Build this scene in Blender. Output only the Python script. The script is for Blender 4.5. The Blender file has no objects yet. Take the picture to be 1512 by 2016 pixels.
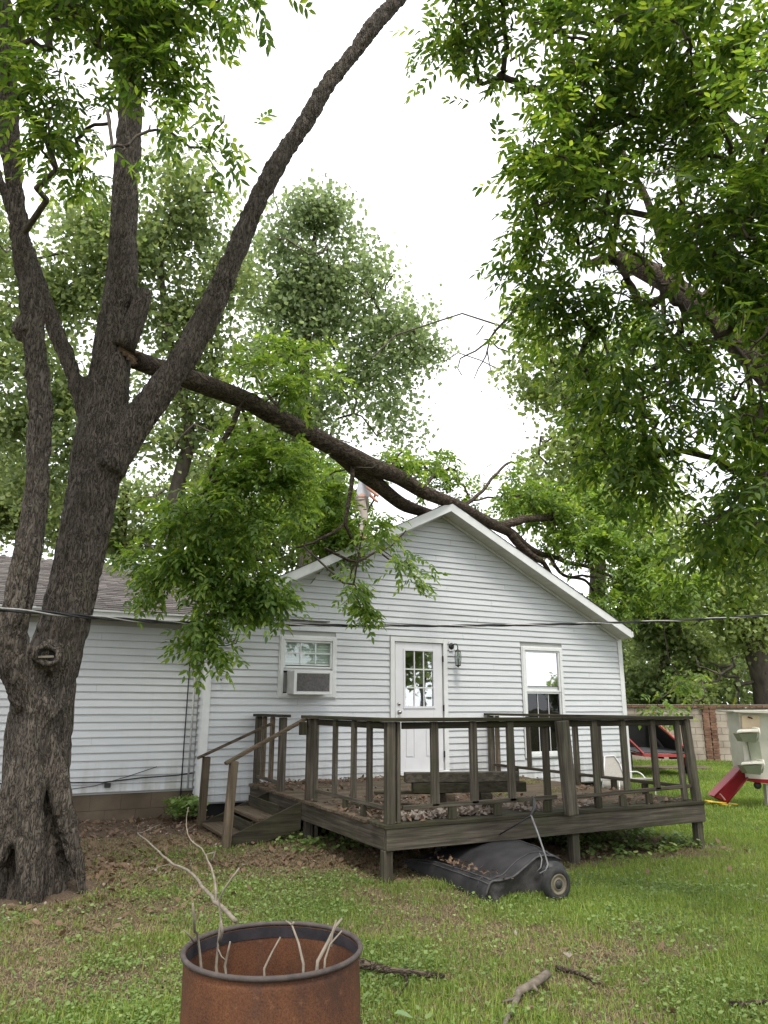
import bpy, math, random
import numpy as np
from mathutils import Vector, Matrix
random.seed(7)
RNG = np.random.default_rng(11)
SC = bpy.context.scene
COL = SC.collection

# ------------------------------------------------------------------ camera, world, sun, exposure
F_, PI_, RO_, YA_, H_ = 1450.4, math.radians(14.798), math.radians(-.129), math.radians(26.879), 1.6
FW = np.array([math.sin(YA_)*math.cos(PI_), math.cos(YA_)*math.cos(PI_), math.sin(PI_)])
RT = np.array([math.cos(YA_), -math.sin(YA_), 0.])
UP = np.cross(RT, FW)
CAM = np.array([0, 0, H_])
cd = bpy.data.cameras.new('camera'); cam = bpy.data.objects.new('camera', cd); COL.objects.link(cam)
cd.sensor_fit = 'VERTICAL'; cd.sensor_height = 24; cd.lens = 24*F_/2016
cd.clip_end = 600; cd.clip_start = .05
CR_, SR_ = math.cos(RO_), math.sin(RO_)
R2, U2 = RT*CR_ - UP*SR_, UP*CR_ + RT*SR_
M = Matrix(((R2[0], U2[0], -FW[0], 0), (R2[1], U2[1], -FW[1], 0), (R2[2], U2[2], -FW[2], H_), (0, 0, 0, 1)))
cam.matrix_world = M
SC.camera = cam

SUN_EL, SUN_AZ = math.radians(62), math.radians(200)      # azimuth clockwise from +Y
w = bpy.data.worlds.new('World'); SC.world = w; w.use_nodes = True
nt = w.node_tree; nt.nodes.clear()
sky = nt.nodes.new('ShaderNodeTexSky'); sky.sky_type = 'NISHITA'; sky.sun_disc = False
sky.sun_elevation = SUN_EL; sky.sun_rotation = SUN_AZ
tc = nt.nodes.new('ShaderNodeTexCoord')
cn = nt.nodes.new('ShaderNodeTexNoise'); cn.inputs['Scale'].default_value = 2.2; cn.inputs['Detail'].default_value = 5
cr = nt.nodes.new('ShaderNodeValToRGB'); cr.color_ramp.elements[0].position = .30; cr.color_ramp.elements[1].position = .62
cr.color_ramp.elements[0].color = (.72, .72, .72, 1); cr.color_ramp.elements[1].color = (1, 1, 1, 1)
mx = nt.nodes.new('ShaderNodeMix'); mx.data_type = 'RGBA'; mx.inputs['B'].default_value = (12.8, 13.0, 13.4, 1)
bg = nt.nodes.new('ShaderNodeBackground'); bg.inputs['Strength'].default_value = .074
wo = nt.nodes.new('ShaderNodeOutputWorld')
L = nt.links.new
L(tc.outputs['Generated'], cn.inputs['Vector']); L(cn.outputs['Fac'], cr.inputs['Fac'])
L(cr.outputs['Color'], mx.inputs['Factor']); L(sky.outputs['Color'], mx.inputs['A'])
L(mx.outputs['Result'], bg.inputs['Color']); L(bg.outputs['Background'], wo.inputs['Surface'])
sd = bpy.data.lights.new('sun', 'SUN'); sd.energy = 1.5; sd.angle = math.radians(14); sd.color = (1, .95, .87)
sun = bpy.data.objects.new('sun', sd); COL.objects.link(sun)
sdir = Vector((math.sin(SUN_AZ)*math.cos(SUN_EL), math.cos(SUN_AZ)*math.cos(SUN_EL), math.sin(SUN_EL)))
sun.rotation_euler = sdir.to_track_quat('Z', 'Y').to_euler(); sun.location = (0, 0, 30)
SC.view_settings.view_transform = 'Standard'; SC.view_settings.look = 'None'
SC.view_settings.exposure = 1.20; SC.view_settings.gamma = 1; SC.view_settings.use_curve_mapping = False
SC.render.engine = 'CYCLES'
SC.cycles.max_bounces = 7; SC.cycles.diffuse_bounces = 4; SC.cycles.glossy_bounces = 3
SC.cycles.transmission_bounces = 4; SC.cycles.transparent_max_bounces = 8
SC.cycles.use_adaptive_sampling = True; SC.cycles.adaptive_threshold = .015

# ------------------------------------------------------------------ ray helpers (photo point + known depth -> place)
def ray(u, v):
    a, b = u-756, v-1008
    x = CR_*a + SR_*b; y = -SR_*a + CR_*b
    return FW + RT*x/F_ - UP*y/F_
def atY(u, v, Y): r = ray(u, v); return CAM + r*Y/r[1]
def atX(u, v, X): r = ray(u, v); return CAM + r*X/r[0]
def atZ(u, v, Z): r = ray(u, v); return CAM + r*(Z-H_)/r[2]
def atD(u, v, d): return CAM + ray(u, v)*d
def depth(P): return float((np.asarray(P)-CAM)@FW)

# ------------------------------------------------------------------ noise in numpy
def _h(ix, iy, iz):
    n = (ix.astype(np.int64)*73856093) ^ (iy.astype(np.int64)*19349663) ^ (iz.astype(np.int64)*83492791)
    n = (n ^ (n >> 13))*1274126177 & 0x7fffffff
    n = (n ^ (n >> 16)) & 0xffff
    return n/65535.
def vnoise(P):
    P = np.asarray(P, float); i = np.floor(P).astype(np.int64); f = P-i; f = f*f*(3-2*f)
    r = 0
    for dx in (0, 1):
        for dy in (0, 1):
            for dz in (0, 1):
                wx = f[:, 0] if dx else 1-f[:, 0]; wy = f[:, 1] if dy else 1-f[:, 1]; wz = f[:, 2] if dz else 1-f[:, 2]
                r = r + wx*wy*wz*_h(i[:, 0]+dx, i[:, 1]+dy, i[:, 2]+dz)
    return r
def fbm(P, o=3):
    P = np.asarray(P, float); r = 0; a = 1; t = 0
    for k in range(o):
        r = r + a*vnoise(P*(2**k)+17.3*k); t += a; a *= .5
    return r/t
def sm(x, a, b):
    t = np.clip((x-a)/(b-a), 0, 1); return t*t*(3-2*t)
def gz(x, y):
    x = np.asarray(x, float); y = np.asarray(y, float)
    base = .08*sm(y, 6.8, 9.2)*(1-sm(x, 3.6, 6.5))
    P = np.stack([x*.8, y*.8, x*0], -1).reshape(-1, 3)
    n = (fbm(P, 3)-.5)*.05
    return base + n.reshape(x.shape)*sm(np.hypot(x-5.4, y-8.7), 0, 3)

# ------------------------------------------------------------------ object bookkeeping
WL = {}
def tag(o, label=None, cat=None, group=None, kind=None):
    if label: o['label'] = label
    if cat: o['category'] = cat
    if group: o['group'] = group
    if kind: o['kind'] = kind
    return o
def empty(name, loc, label=None, cat=None, group=None, parent=None):
    o = bpy.data.objects.new(name, None); COL.objects.link(o); o.empty_display_size = .1
    loc = Vector([float(q) for q in loc])
    if parent: o.parent = parent; o.location = loc-WL[parent.name]
    else: o.location = loc
    WL[o.name] = loc
    return tag(o, label, cat, group)
def link(name, me, mats, parent=None, loc=None, smooth=False):
    o = bpy.data.objects.new(name, me)
    COL.objects.link(o)
    if mats is not None:
        for m in (mats if isinstance(mats, (list, tuple)) else [mats]):
            if m.name not in me.materials: me.materials.append(m)
    if smooth and len(me.polygons): me.polygons.foreach_set('use_smooth', [True]*len(me.polygons))
    if parent is not None:
        o.parent = parent
        base = WL[parent.name]
        if loc is None: loc = base
        o.location = Vector(loc)-base; WL[o.name] = Vector(loc)
    else:
        loc = Vector((0, 0, 0)) if loc is None else Vector(loc)
        o.location = loc; WL[o.name] = loc
    return o

class MB:
    def __init__(s): s.v = []; s.f = []; s.n = 0; s.mi = []
    def add(s, vs, fs, m=0):
        k = len(s.v); s.v.extend([tuple(map(float, q)) for q in vs]); s.f.extend([tuple(k+i for i in f) for f in fs]); s.mi.extend([m]*len(fs)); return s
    def box(s, x0, x1, y0, y1, z0, z1, c=0, m=0):
        return s.obox(Vector(((x0+x1)/2, (y0+y1)/2, (z0+z1)/2)), Vector((1, 0, 0)), Vector((0, 1, 0)), Vector((0, 0, 1)), abs(x1-x0)/2, abs(y1-y0)/2, abs(z1-z0)/2, c, m)
    def obox(s, C, A, B, D, a, b, d, c=0, m=0):
        C = Vector(C)
        if c <= 0:
            vs = [C+A*(a*i)+B*(b*j)+D*(d*k) for i in (-1, 1) for j in (-1, 1) for k in (-1, 1)]
            return s.add(vs, [(0, 1, 3, 2), (4, 6, 7, 5), (0, 4, 5, 1), (2, 3, 7, 6), (0, 2, 6, 4), (1, 5, 7, 3)], m)
        c = min(c, a*.45, b*.45, d*.45)
        vs = []; idx = {}
        for i in (-1, 1):
            for j in (-1, 1):
                for k in (-1, 1):
                    for t in range(3):
                        q = [a*i, b*j, d*k]
                        for u in range(3):
                            if u != t: q[u] -= c*(i, j, k)[u]
                        idx[(i, j, k, t)] = len(vs); vs.append(C+A*q[0]+B*q[1]+D*q[2])
        F = []
        for t in range(3):
            o = [u for u in range(3) if u != t]
            for sg in (-1, 1):
                r = []
                for p, q in ((-1, -1), (1, -1), (1, 1), (-1, 1)):
                    e = [0, 0, 0]; e[t] = sg; e[o[0]] = p; e[o[1]] = q; r.append(idx[(*e, t)])
                flip = (sg == 1) ^ (t == 1)
                F.append(tuple(r) if flip else tuple(r[::-1]))
        for t in range(3):   # edges parallel to axis t
            o = [u for u in range(3) if u != t]
            for p in (-1, 1):
                for q in (-1, 1):
                    e0 = [0, 0, 0]; e1 = [0, 0, 0]
                    e0[t] = -1; e1[t] = 1
                    for e in (e0, e1): e[o[0]] = p; e[o[1]] = q
                    F.append((idx[(*e0, o[0])], idx[(*e1, o[0])], idx[(*e1, o[1])], idx[(*e0, o[1])]))
        for i in (-1, 1):
            for j in (-1, 1):
                for k in (-1, 1): F.append(tuple(idx[(i, j, k, t)] for t in range(3)))
        return s.add(vs, F, m)
    def beam(s, p0, p1, w_, t_, up=(0, 0, 1), c=.004, m=0):
        p0, p1 = Vector(p0), Vector(p1); d = p1-p0; Ln = d.length; d.normalize()
        u = Vector(up); a = d.cross(u)
        if a.length < 1e-4: a = d.cross(Vector((0, 1, 0)))
        a.normalize(); b = a.cross(d).normalized()
        return s.obox((p0+p1)/2, d, a, b, Ln/2, w_/2, t_/2, c, m)
    def tube(s, pts, rad, n=8, cap=True, m=0):
        pts = [Vector(p) for p in pts]; N = len(pts)
        if not hasattr(rad, '__len__'): rad = [rad]*N
        k = len(s.v); ref = None
        for i, p in enumerate(pts):
            d = (pts[min(i+1, N-1)]-pts[max(i-1, 0)])
            if d.length < 1e-9: d = Vector((0, 0, 1))
            d.normalize()
            if ref is None:
                ref = d.cross(Vector((0, 0, 1)) if abs(d.z) < .9 else Vector((1, 0, 0))).normalized()
            else:
                ref = (ref-d*ref.dot(d))
                ref = ref.normalized() if ref.length > 1e-6 else d.orthogonal().normalized()
            b = d.cross(ref)
            for j in range(n):
                an = 2*math.pi*j/n
                s.v.append(tuple(p+(ref*math.cos(an)+b*math.sin(an))*rad[i]))
        for i in range(N-1):
            for j in range(n):
                s.f.append((k+i*n+j, k+i*n+(j+1) % n, k+(i+1)*n+(j+1) % n, k+(i+1)*n+j)); s.mi.append(m)
        if cap:
            s.f.append(tuple(k+j for j in range(n))[::-1]); s.f.append(tuple(k+(N-1)*n+j for j in range(n))); s.mi += [m, m]
        return s
    def lathe(s, C, axis, prof, n=24, m=0, closed=False):
        C = Vector(C); ax = Vector(axis).normalized(); a = ax.orthogonal().normalized(); b = ax.cross(a); k = len(s.v); N = len(prof)
        for (r, h) in prof:
            for j in range(n):
                an = 2*math.pi*j/n; s.v.append(tuple(C+ax*h+(a*math.cos(an)+b*math.sin(an))*r))
        for i in range(N if closed else N-1):
            i2 = (i+1) % N
            for j in range(n):
                s.f.append((k+i*n+j, k+i*n+(j+1) % n, k+i2*n+(j+1) % n, k+i2*n+j)); s.mi.append(m)
        return s
    def prism(s, poly, d, m=0):      # poly: list of 3d points, extruded by vector d
        n = len(poly); P = [Vector(p) for p in poly]; d = Vector(d)
        vs = P+[p+d for p in P]
        return s.add(vs, [tuple(range(n))[::-1], tuple(range(n, 2*n))]+[(i, (i+1) % n, n+(i+1) % n, n+i) for i in range(n)], m)
    def build(s, name, mats, parent=None, loc=None, smooth=False, kind=None, fix=True):
        me = bpy.data.meshes.new(name)
        if loc is None and parent is not None: loc = WL[parent.name]
        off = Vector((0, 0, 0)) if loc is None else Vector(loc)
        me.from_pydata([(a-off.x, b-off.y, c-off.z) for a, b, c in s.v], [], s.f)
        if fix:
            import bmesh
            bm = bmesh.new(); bm.from_mesh(me); bmesh.ops.recalc_face_normals(bm, faces=bm.faces); bm.to_mesh(me); bm.free()
        o = link(name, me, mats, parent, off if loc is not None else None, smooth)
        if any(s.mi): me.polygons.foreach_set('material_index', s.mi)
        if kind: o['kind'] = kind
        return o
def npmesh(name, V, Fq):
    me = bpy.data.meshes.new(name); V = np.asarray(V, np.float32); Fq = np.asarray(Fq, np.int32); k = Fq.shape[1]
    me.vertices.add(len(V)); me.vertices.foreach_set('co', V.ravel())
    me.loops.add(Fq.size); me.loops.foreach_set('vertex_index', Fq.ravel())
    me.polygons.add(len(Fq)); me.polygons.foreach_set('loop_start', np.arange(0, Fq.size, k, dtype=np.int32))
    me.update(calc_edges=True); me.validate()
    return me

# ------------------------------------------------------------------ materials
def new_mat(name):
    m = bpy.data.materials.new(name); m.use_nodes = True; t = m.node_tree; t.nodes.clear()
    return m, t
def nd(t, typ, **kw):
    n = t.nodes.new(typ)
    for k, v in kw.items():
        if k in n.inputs: n.inputs[k].default_value = v
        else: setattr(n, k, v)
    return n
def ramp(t, fac, stops):
    r = t.nodes.new('ShaderNodeValToRGB'); e = r.color_ramp.elements
    while len(e) < len(stops): e.new(.5)
    for i, (p, c) in enumerate(stops): e[i].position = p; e[i].color = (*c, 1) if len(c) == 3 else c
    t.links.new(fac, r.inputs['Fac']); return r.outputs['Color']
def mixc(t, fac, a, b, mode='MIX'):
    n = t.nodes.new('ShaderNodeMix'); n.data_type = 'RGBA'; n.blend_type = mode
    for k, v in (('Factor', fac), ('A', a), ('B', b)):
        if hasattr(v, 'is_linked') or hasattr(v, 'links'): t.links.new(v, n.inputs[k])
        else: n.inputs[k].default_value = v if not isinstance(v, tuple) or len(v) == 4 else (*v, 1)
    return n.outputs['Result']
def mapped(t, scale, coord='pos'):
    if coord == 'pos': src = t.nodes.new('ShaderNodeNewGeometry').outputs['Position']
    else: src = t.nodes.new('ShaderNodeTexCoord').outputs['Object']
    mp = t.nodes.new('ShaderNodeMapping'); mp.inputs['Scale'].default_value = scale
    t.links.new(src, mp.inputs['Vector']); return mp.outputs['Vector']
def noise(t, vec, scale=1, detail=4, rough=.55, dist=0):
    n = t.nodes.new('ShaderNodeTexNoise'); n.inputs['Scale'].default_value = scale; n.inputs['Detail'].default_value = detail
    n.inputs['Roughness'].default_value = rough; n.inputs['Distortion'].default_value = dist
    t.links.new(vec, n.inputs['Vector']); return n.outputs['Fac']
def finish(m, t, col, rough=.7, h=None, bs=.3, bd=.01, metal=0, spec=.3, rr=None):
    b = t.nodes.new('ShaderNodeBsdfPrincipled'); o = t.nodes.new('ShaderNodeOutputMaterial')
    if hasattr(col, 'links'): t.links.new(col, b.inputs['Base Color'])
    else: b.inputs['Base Color'].default_value = (*col, 1)
    if rr is not None: t.links.new(rr, b.inputs['Roughness'])
    else: b.inputs['Roughness'].default_value = rough
    b.inputs['Metallic'].default_value = metal; b.inputs['Specular IOR Level'].default_value = spec
    if h is not None:
        bp = t.nodes.new('ShaderNodeBump'); bp.inputs['Strength'].default_value = bs; bp.inputs['Distance'].default_value = bd
        t.links.new(h, bp.inputs['Height']); t.links.new(bp.outputs['Normal'], b.inputs['Normal'])
    t.links.new(b.outputs[0], o.inputs['Surface']); return m
def objrand(t): return t.nodes.new('ShaderNodeObjectInfo').outputs['Random']

def simple(name, c1, c2, scale=3, rough=.6, bs=.2, bd=.005, stretch=(1, 1, 1), metal=0, spec=.3, rand=.0, detail=5):
    m, t = new_mat(name)
    v = mapped(t, stretch); f = noise(t, v, scale, detail)
    c = ramp(t, f, [(.3, c1), (.7, c2)])
    f2 = noise(t, mapped(t, tuple(4*q for q in stretch)), scale*2, 4)
    if rand:
        r = ramp(t, objrand(t), [(0, (1-rand,)*3), (1, (1+rand,)*3)])
        c = mixc(t, 1., c, r, 'MULTIPLY')
    return finish(m, t, c, rough, f2, bs, bd, metal, spec)

def wood(name, axis, dark, mid, green=(.055, .065, .03), moss=.5):
    m, t = new_mat(name)
    st = [38, 38, 38]; st[axis] = 1.6
    g = noise(t, mapped(t, tuple(st)), 1, 6, .65, .4)
    c = ramp(t, g, [(.28, tuple(q*.35 for q in dark)), (.45, dark), (.72, mid)])
    b = noise(t, mapped(t, (1, 1, 1)), 2.3, 5)
    c = mixc(t, ramp(t, b, [(.35, (.0,)*3), (.7, (.55,)*3)]), c, tuple(q*.55 for q in dark))
    mo = noise(t, mapped(t, (1, 1, 1)), 3.7, 6, .7)
    c = mixc(t, ramp(t, mo, [(.5, (0, 0, 0)), (.72, (moss,)*3)]), c, green)
    r = ramp(t, objrand(t), [(0, (.72, .70, .68)), (1, (1.2, 1.2, 1.2))])
    c = mixc(t, 1., c, r, 'MULTIPLY')
    return finish(m, t, c, .88, g, .55, .004, 0, .15)
MW = [wood('weathered_wood_%d' % k, k, (.070, .060, .047), (.175, .155, .125)) for k in range(3)]
MWb = [wood('brown_wood_%d' % k, k, (.095, .073, .050), (.20, .16, .115), moss=.25) for k in range(3)]
MWd = [wood('mossy_wood_%d' % k, k, (.038, .034, .023), (.085, .078, .052), green=(.05, .058, .022), moss=.5) for k in range(3)]

# siding
m, t = new_mat('white_vinyl'); v = mapped(t, (1, 1, 1))
f = noise(t, mapped(t, (.6, .6, 2.5)), 1.3, 6, .6); f2 = noise(t, mapped(t, (2, 2, 9)), 2, 5)
c = ramp(t, f, [(.3, (.46, .475, .485)), (.7, (.53, .545, .557))])
c = mixc(t, ramp(t, f2, [(.55, (0, 0, 0)), (.8, (.30,)*3)]), c, (.38, .39, .35))
sx = nd(t, 'ShaderNodeSeparateXYZ'); t.links.new(nd(t, 'ShaderNodeNewGeometry').outputs['Position'], sx.inputs[0])
st_ = noise(t, mapped(t, (7, 7, .35)), 1, 5, .6)
lowz = ramp(t, sx.outputs['Z'], [(.30, (1, 1, 1)), (.95, (0, 0, 0))])
c = mixc(t, mixc(t, 1., ramp(t, st_, [(.42, (0, 0, 0)), (.66, (.75,)*3)]), lowz, 'MULTIPLY'), c, (.22, .20, .16))
c = mixc(t, ramp(t, st_, [(.58, (0, 0, 0)), (.78, (.22,)*3)]), c, (.33, .35, .31))
M_vinyl = finish(m, t, c, .5, noise(t, mapped(t, (1, 1, 3)), 18, 3), .08, .003, 0, .3)
M_trim = simple('white_trim', (.55, .56, .55), (.64, .65, .64), 4, .45, .06)
M_soffit = simple('soffit_cream', (.47, .46, .40), (.56, .55, .50), 3, .6, .1)
M_backing = simple('sheathing', (.30, .30, .29), (.36, .36, .35), 3, .8)
M_door = simple('door_paint', (.58, .58, .59), (.64, .64, .66), 3, .4, .03)
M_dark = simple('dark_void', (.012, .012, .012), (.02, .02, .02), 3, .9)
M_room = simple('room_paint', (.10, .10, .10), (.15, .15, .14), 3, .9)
M_blind = simple('pale_blind', (.50, .54, .52), (.60, .63, .61), 3, .8)
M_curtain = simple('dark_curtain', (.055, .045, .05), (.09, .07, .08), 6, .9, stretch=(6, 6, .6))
M_found = simple('foundation_concrete', (.075, .058, .040), (.145, .112, .078), 2.5, .92, .4, .006, rand=.04)
M_metal = simple('dull_metal', (.30, .30, .31), (.42, .42, .42), 8, .4, metal=.8, spec=.5)
M_brass = simple('knob_metal', (.35, .33, .30), (.5, .48, .45), 8, .25, metal=1)
M_blackmetal = simple('black_metal', (.02, .02, .021), (.04, .04, .04), 10, .45, .2)
M_conduit = simple('grey_conduit', (.30, .30, .29), (.44, .44, .42), 6, .6)
M_cable = simple('black_cable', (.018, .018, .02), (.035, .035, .035), 20, .6)
M_wire = simple('bare_wire', (.35, .34, .32), (.5, .49, .46), 20, .5, metal=.4)
# shingles
m, t = new_mat('asphalt_shingle')
a = noise(t, mapped(t, (1, 1, 1)), 2, 5); b = noise(t, mapped(t, (1, 1, 1)), 160, 2)
c = ramp(t, a, [(.3, (.095, .085, .08)), (.7, (.165, .148, .138))])
c = mixc(t, .5, c, ramp(t, b, [(.35, (.04, .036, .034)), (.65, (.22, .195, .185))]))
c = mixc(t, 1., c, ramp(t, nd(t, 'ShaderNodeNewGeometry').outputs['Random Per Island'], [(0, (.68,)*3), (1, (1.25,)*3)]), 'MULTIPLY')
M_shingle = finish(m, t, c, .95, b, .4, .004, 0, .1)
# glass
def glass(name, refl, tint):
    m, t = new_mat(name)
    g = nd(t, 'ShaderNodeBsdfGlossy'); g.inputs['Roughness'].default_value = .015; g.inputs['Color'].default_value = (.95, .97, 1, 1)
    tr = nd(t, 'ShaderNodeBsdfTransparent'); tr.inputs['Color'].default_value = tint
    mxs = nd(t, 'ShaderNodeMixShader'); mxs.inputs[0].default_value = refl; o = nd(t, 'ShaderNodeOutputMaterial')
    bp = nd(t, 'ShaderNodeBump'); bp.inputs['Strength'].default_value = .12; bp.inputs['Distance'].default_value = .01
    t.links.new(noise(t, mapped(t, (1, 1, 1)), 1.7, 2), bp.inputs['Height']); t.links.new(bp.outputs[0], g.inputs['Normal'])
    t.links.new(tr.outputs[0], mxs.inputs[1]); t.links.new(g.outputs[0], mxs.inputs[2]); t.links.new(mxs.outputs[0], o.inputs['Surface'])
    return m
M_glass = glass('window_glass', .42, (.7, .75, .73, 1))
M_glass_hi = glass('boosted_mirror_glass', .60, (.5, .5, .5, 1))  # mirror share raised to make up for a dimmer sky, not a coating
M_glass_lo = glass('screened_glass', .05, (.45, .45, .46, 1))
M_glass_cl = glass('clear_glass', .08, (.9, .93, .92, 1))
# bark
def bark(name, stretch, c0, c1, c2, bs=.9):
    m, t = new_mat(name)
    v = mapped(t, stretch)
    n0 = noise(t, v, 1, 3, .6, 1.2)
    ab = nd(t, 'ShaderNodeMath'); ab.operation = 'SUBTRACT'; t.links.new(n0, ab.inputs[0]); ab.inputs[1].default_value = .5
    a2 = nd(t, 'ShaderNodeMath'); a2.operation = 'ABSOLUTE'; t.links.new(ab.outputs[0], a2.inputs[0])
    e = ramp(t, a2.outputs[0], [(.0, (0, 0, 0)), (.05, (.7,)*3), (.16, (1, 1, 1))])
    n2 = noise(t, mapped(t, tuple(q*2.6 for q in stretch)), 1, 6, .75, .5)
    n3 = noise(t, mapped(t, tuple(q*.45 for q in stretch)), 1, 3, .6, .8)
    h = mixc(t, .45, e, n2); h = mixc(t, .25, h, n3)
    big = noise(t, mapped(t, (1, 1, 1)), 1.8, 4)
    c = ramp(t, h, [(.25, c0), (.52, c1), (.80, c2)])
    c = mixc(t, ramp(t, big, [(.4, (0, 0, 0)), (.7, (.4,)*3)]), c, tuple(q*.75 for q in c1))
    ms = noise(t, mapped(t, (1, 1, .5)), 3.1, 6, .7)
    c = mixc(t, ramp(t, ms, [(.58, (0, 0, 0)), (.75, (.35,)*3)]), c, (.070, .078, .042))
    return finish(m, t, c, .95, h, bs, .035, 0, .08)
M_bark = bark('furrowed_bark', (34, 34, 8.5), (.016, .013, .011), (.088, .075, .062), (.18, .155, .13))
M_bark_limb = bark('limb_bark', (9, 15, 24), (.012, .010, .008), (.062, .048, .036), (.15, .12, .09))
M_bark_far = simple('far_bark', (.05, .042, .034), (.13, .11, .09), 6, .95, .6, .02, stretch=(1, 1, .3))
M_twig = simple('twig_bark', (.045, .036, .028), (.11, .09, .068), 20, .9, .3)
M_drytwig = simple('dry_twig', (.13, .11, .085), (.25, .215, .17), 25, .9, .4, .002)
M_heart = simple('torn_wood', (.085, .055, .032), (.19, .13, .08), 14, .95, .8, .01, stretch=(1, 1, .3))

def leafmat(name, c1, c2, c3, trans, tf=.45, rough=.5, big=.6):
    m, t = new_mat(name)
    r = nd(t, 'ShaderNodeNewGeometry').outputs['Random Per Island']
    c = ramp(t, r, [(0, c1), (.55, c2), (1, c3)])
    bn = noise(t, mapped(t, (1, 1, 1)), big, 3)
    c = mixc(t, ramp(t, bn, [(.35, (0, 0, 0)), (.65, (.5,)*3)]), c, tuple(q*.62 for q in c1))
    b = nd(t, 'ShaderNodeBsdfPrincipled'); t.links.new(c, b.inputs['Base Color']); b.inputs['Roughness'].default_value = rough
    b.inputs['Specular IOR Level'].default_value = .35
    tr = nd(t, 'ShaderNodeBsdfTranslucent'); c2_ = mixc(t, 1., c, (*trans, 1), 'MULTIPLY'); t.links.new(c2_, tr.inputs['Color'])
    mxs = nd(t, 'ShaderNodeMixShader'); mxs.inputs[0].default_value = tf; o = nd(t, 'ShaderNodeOutputMaterial')
    t.links.new(b.outputs[0], mxs.inputs[1]); t.links.new(tr.outputs[0], mxs.inputs[2]); t.links.new(mxs.outputs[0], o.inputs['Surface'])
    return m
M_leaf_near = leafmat('near_leaf', (.030, .064, .020), (.064, .114, .028), (.16, .215, .052), (3.2, 3.0, 1.0), .56, big=1.1)
M_leaf_mid = leafmat('fallen_limb_leaf', (.065, .130, .028), (.140, .235, .045), (.27, .37, .085), (2.3, 2.1, 1.0), big=1.3)
M_leaf_hazed = leafmat('hazed_maple_leaf', (.155, .21, .10), (.225, .285, .145), (.32, .38, .21), (2.0, 2.0, 1.5), .5, big=.25)  # paler leaf colour stands in for backlit haze on the distant maple
M_leaf_far2 = leafmat('far_oak_leaf', (.12, .17, .068), (.18, .24, .10), (.28, .33, .15), (2.2, 2.1, 1.4), .5, big=.25)
M_leaf_pale = leafmat('pale_leaf', (.19, .25, .09), (.28, .345, .13), (.38, .44, .19), (2.0, 2.0, 1.3), .5, big=.3)
M_grass = leafmat('grass_blade', (.055, .110, .018), (.135, .225, .032), (.30, .35, .085), (2., 2., 1.2), .35, .6, .5)
M_clover = leafmat('clover_leaf', (.07, .125, .035), (.15, .23, .06), (.27, .33, .12), (1.8, 1.8, 1.2), .3, .6, .7)
M_dead = leafmat('dead_leaf', (.10, .062, .038), (.18, .115, .072), (.31, .22, .15), (1.3, 1.1, .9), .15, .8, .8)
M_deadpale = leafmat('bleached_leaf', (.20, .155, .12), (.31, .26, .22), (.44, .39, .34), (1.1, 1., .9), .15, .8, .8)
M_straw = leafmat('dry_grass', (.16, .13, .06), (.25, .20, .10), (.33, .27, .15), (1.2, 1.1, .9), .2, .8, .8)

# ================================================================== GROUND
def dirtmask(x, y):          # 1 = bare soil / litter, 0 = lawn
    x = np.asarray(x, float); y = np.asarray(y, float)
    P = np.stack([x*.9+3, y*.9, x*0], -1); n = fbm(P, 4)
    d = np.clip((n-.46)*5, 0, 1)*.8*(1-sm(x-y*.30, 2.9, 5.6))
    d = np.maximum(d, np.clip(1.25-np.hypot((x-.55)/1.7, (y-8.0)/1.7)+(n-.5)*1.6, 0, 1))            # tree foot
    d = np.maximum(d, sm(y-.10*x+(n-.5)*2.0, 7.7, 8.9)*(1-sm(x, 3.1, 3.8))*sm(x, -8, -6))      # along foundation and steps
    e = np.maximum(np.abs(x-5.5)/2.35, np.abs(y-8.75)/2.45)
    d = np.maximum(d, 1-sm(e+(n-.5)*.35, .82, 1.05))                                           # under the deck
    d = np.maximum(d, np.clip(1.1-np.hypot((x-3.6)/.7, (y-4.6)/.45)+(n-.5)*1.5, 0, .8))
    d = np.maximum(d, np.clip(1.25-np.hypot((x-3.0)/1.5, (y-7.9)/1.0)+(n-.5)*1.6, 0, 1))
    d = np.maximum(d, np.clip(1.1-np.hypot((x-7.3)/1.4, (y-6.6)/.45)+(n-.5)*1.2, 0, .9))
    d = np.maximum(d, np.clip(1.15-np.hypot((x-3.75)/.75, (y-4.25)/.5)+(n-.5)*1.5, 0, .9))
    d = np.maximum(d, np.clip(1.1-np.hypot((x-1.0)/.9, (y-5.0)/.5)+(n-.5)*2.2, 0, .8))
    d = np.maximum(d, np.clip(1.05-np.hypot((x-2.3)/.6, (y-5.6)/.5)+(n-.5)*2.4, 0, .6))
    d = np.maximum(d, np.clip(1.05-np.hypot((x-1.6)/.7, (y-6.3)/.8)+(n-.5)*2.2, 0, .7))
    d = np.maximum(d, np.clip(.95-np.hypot((x-.6)/.9, (y-5.1)/.35)+(n-.5)*1.5, 0, .8))
    return np.clip(d, 0, 1)
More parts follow.
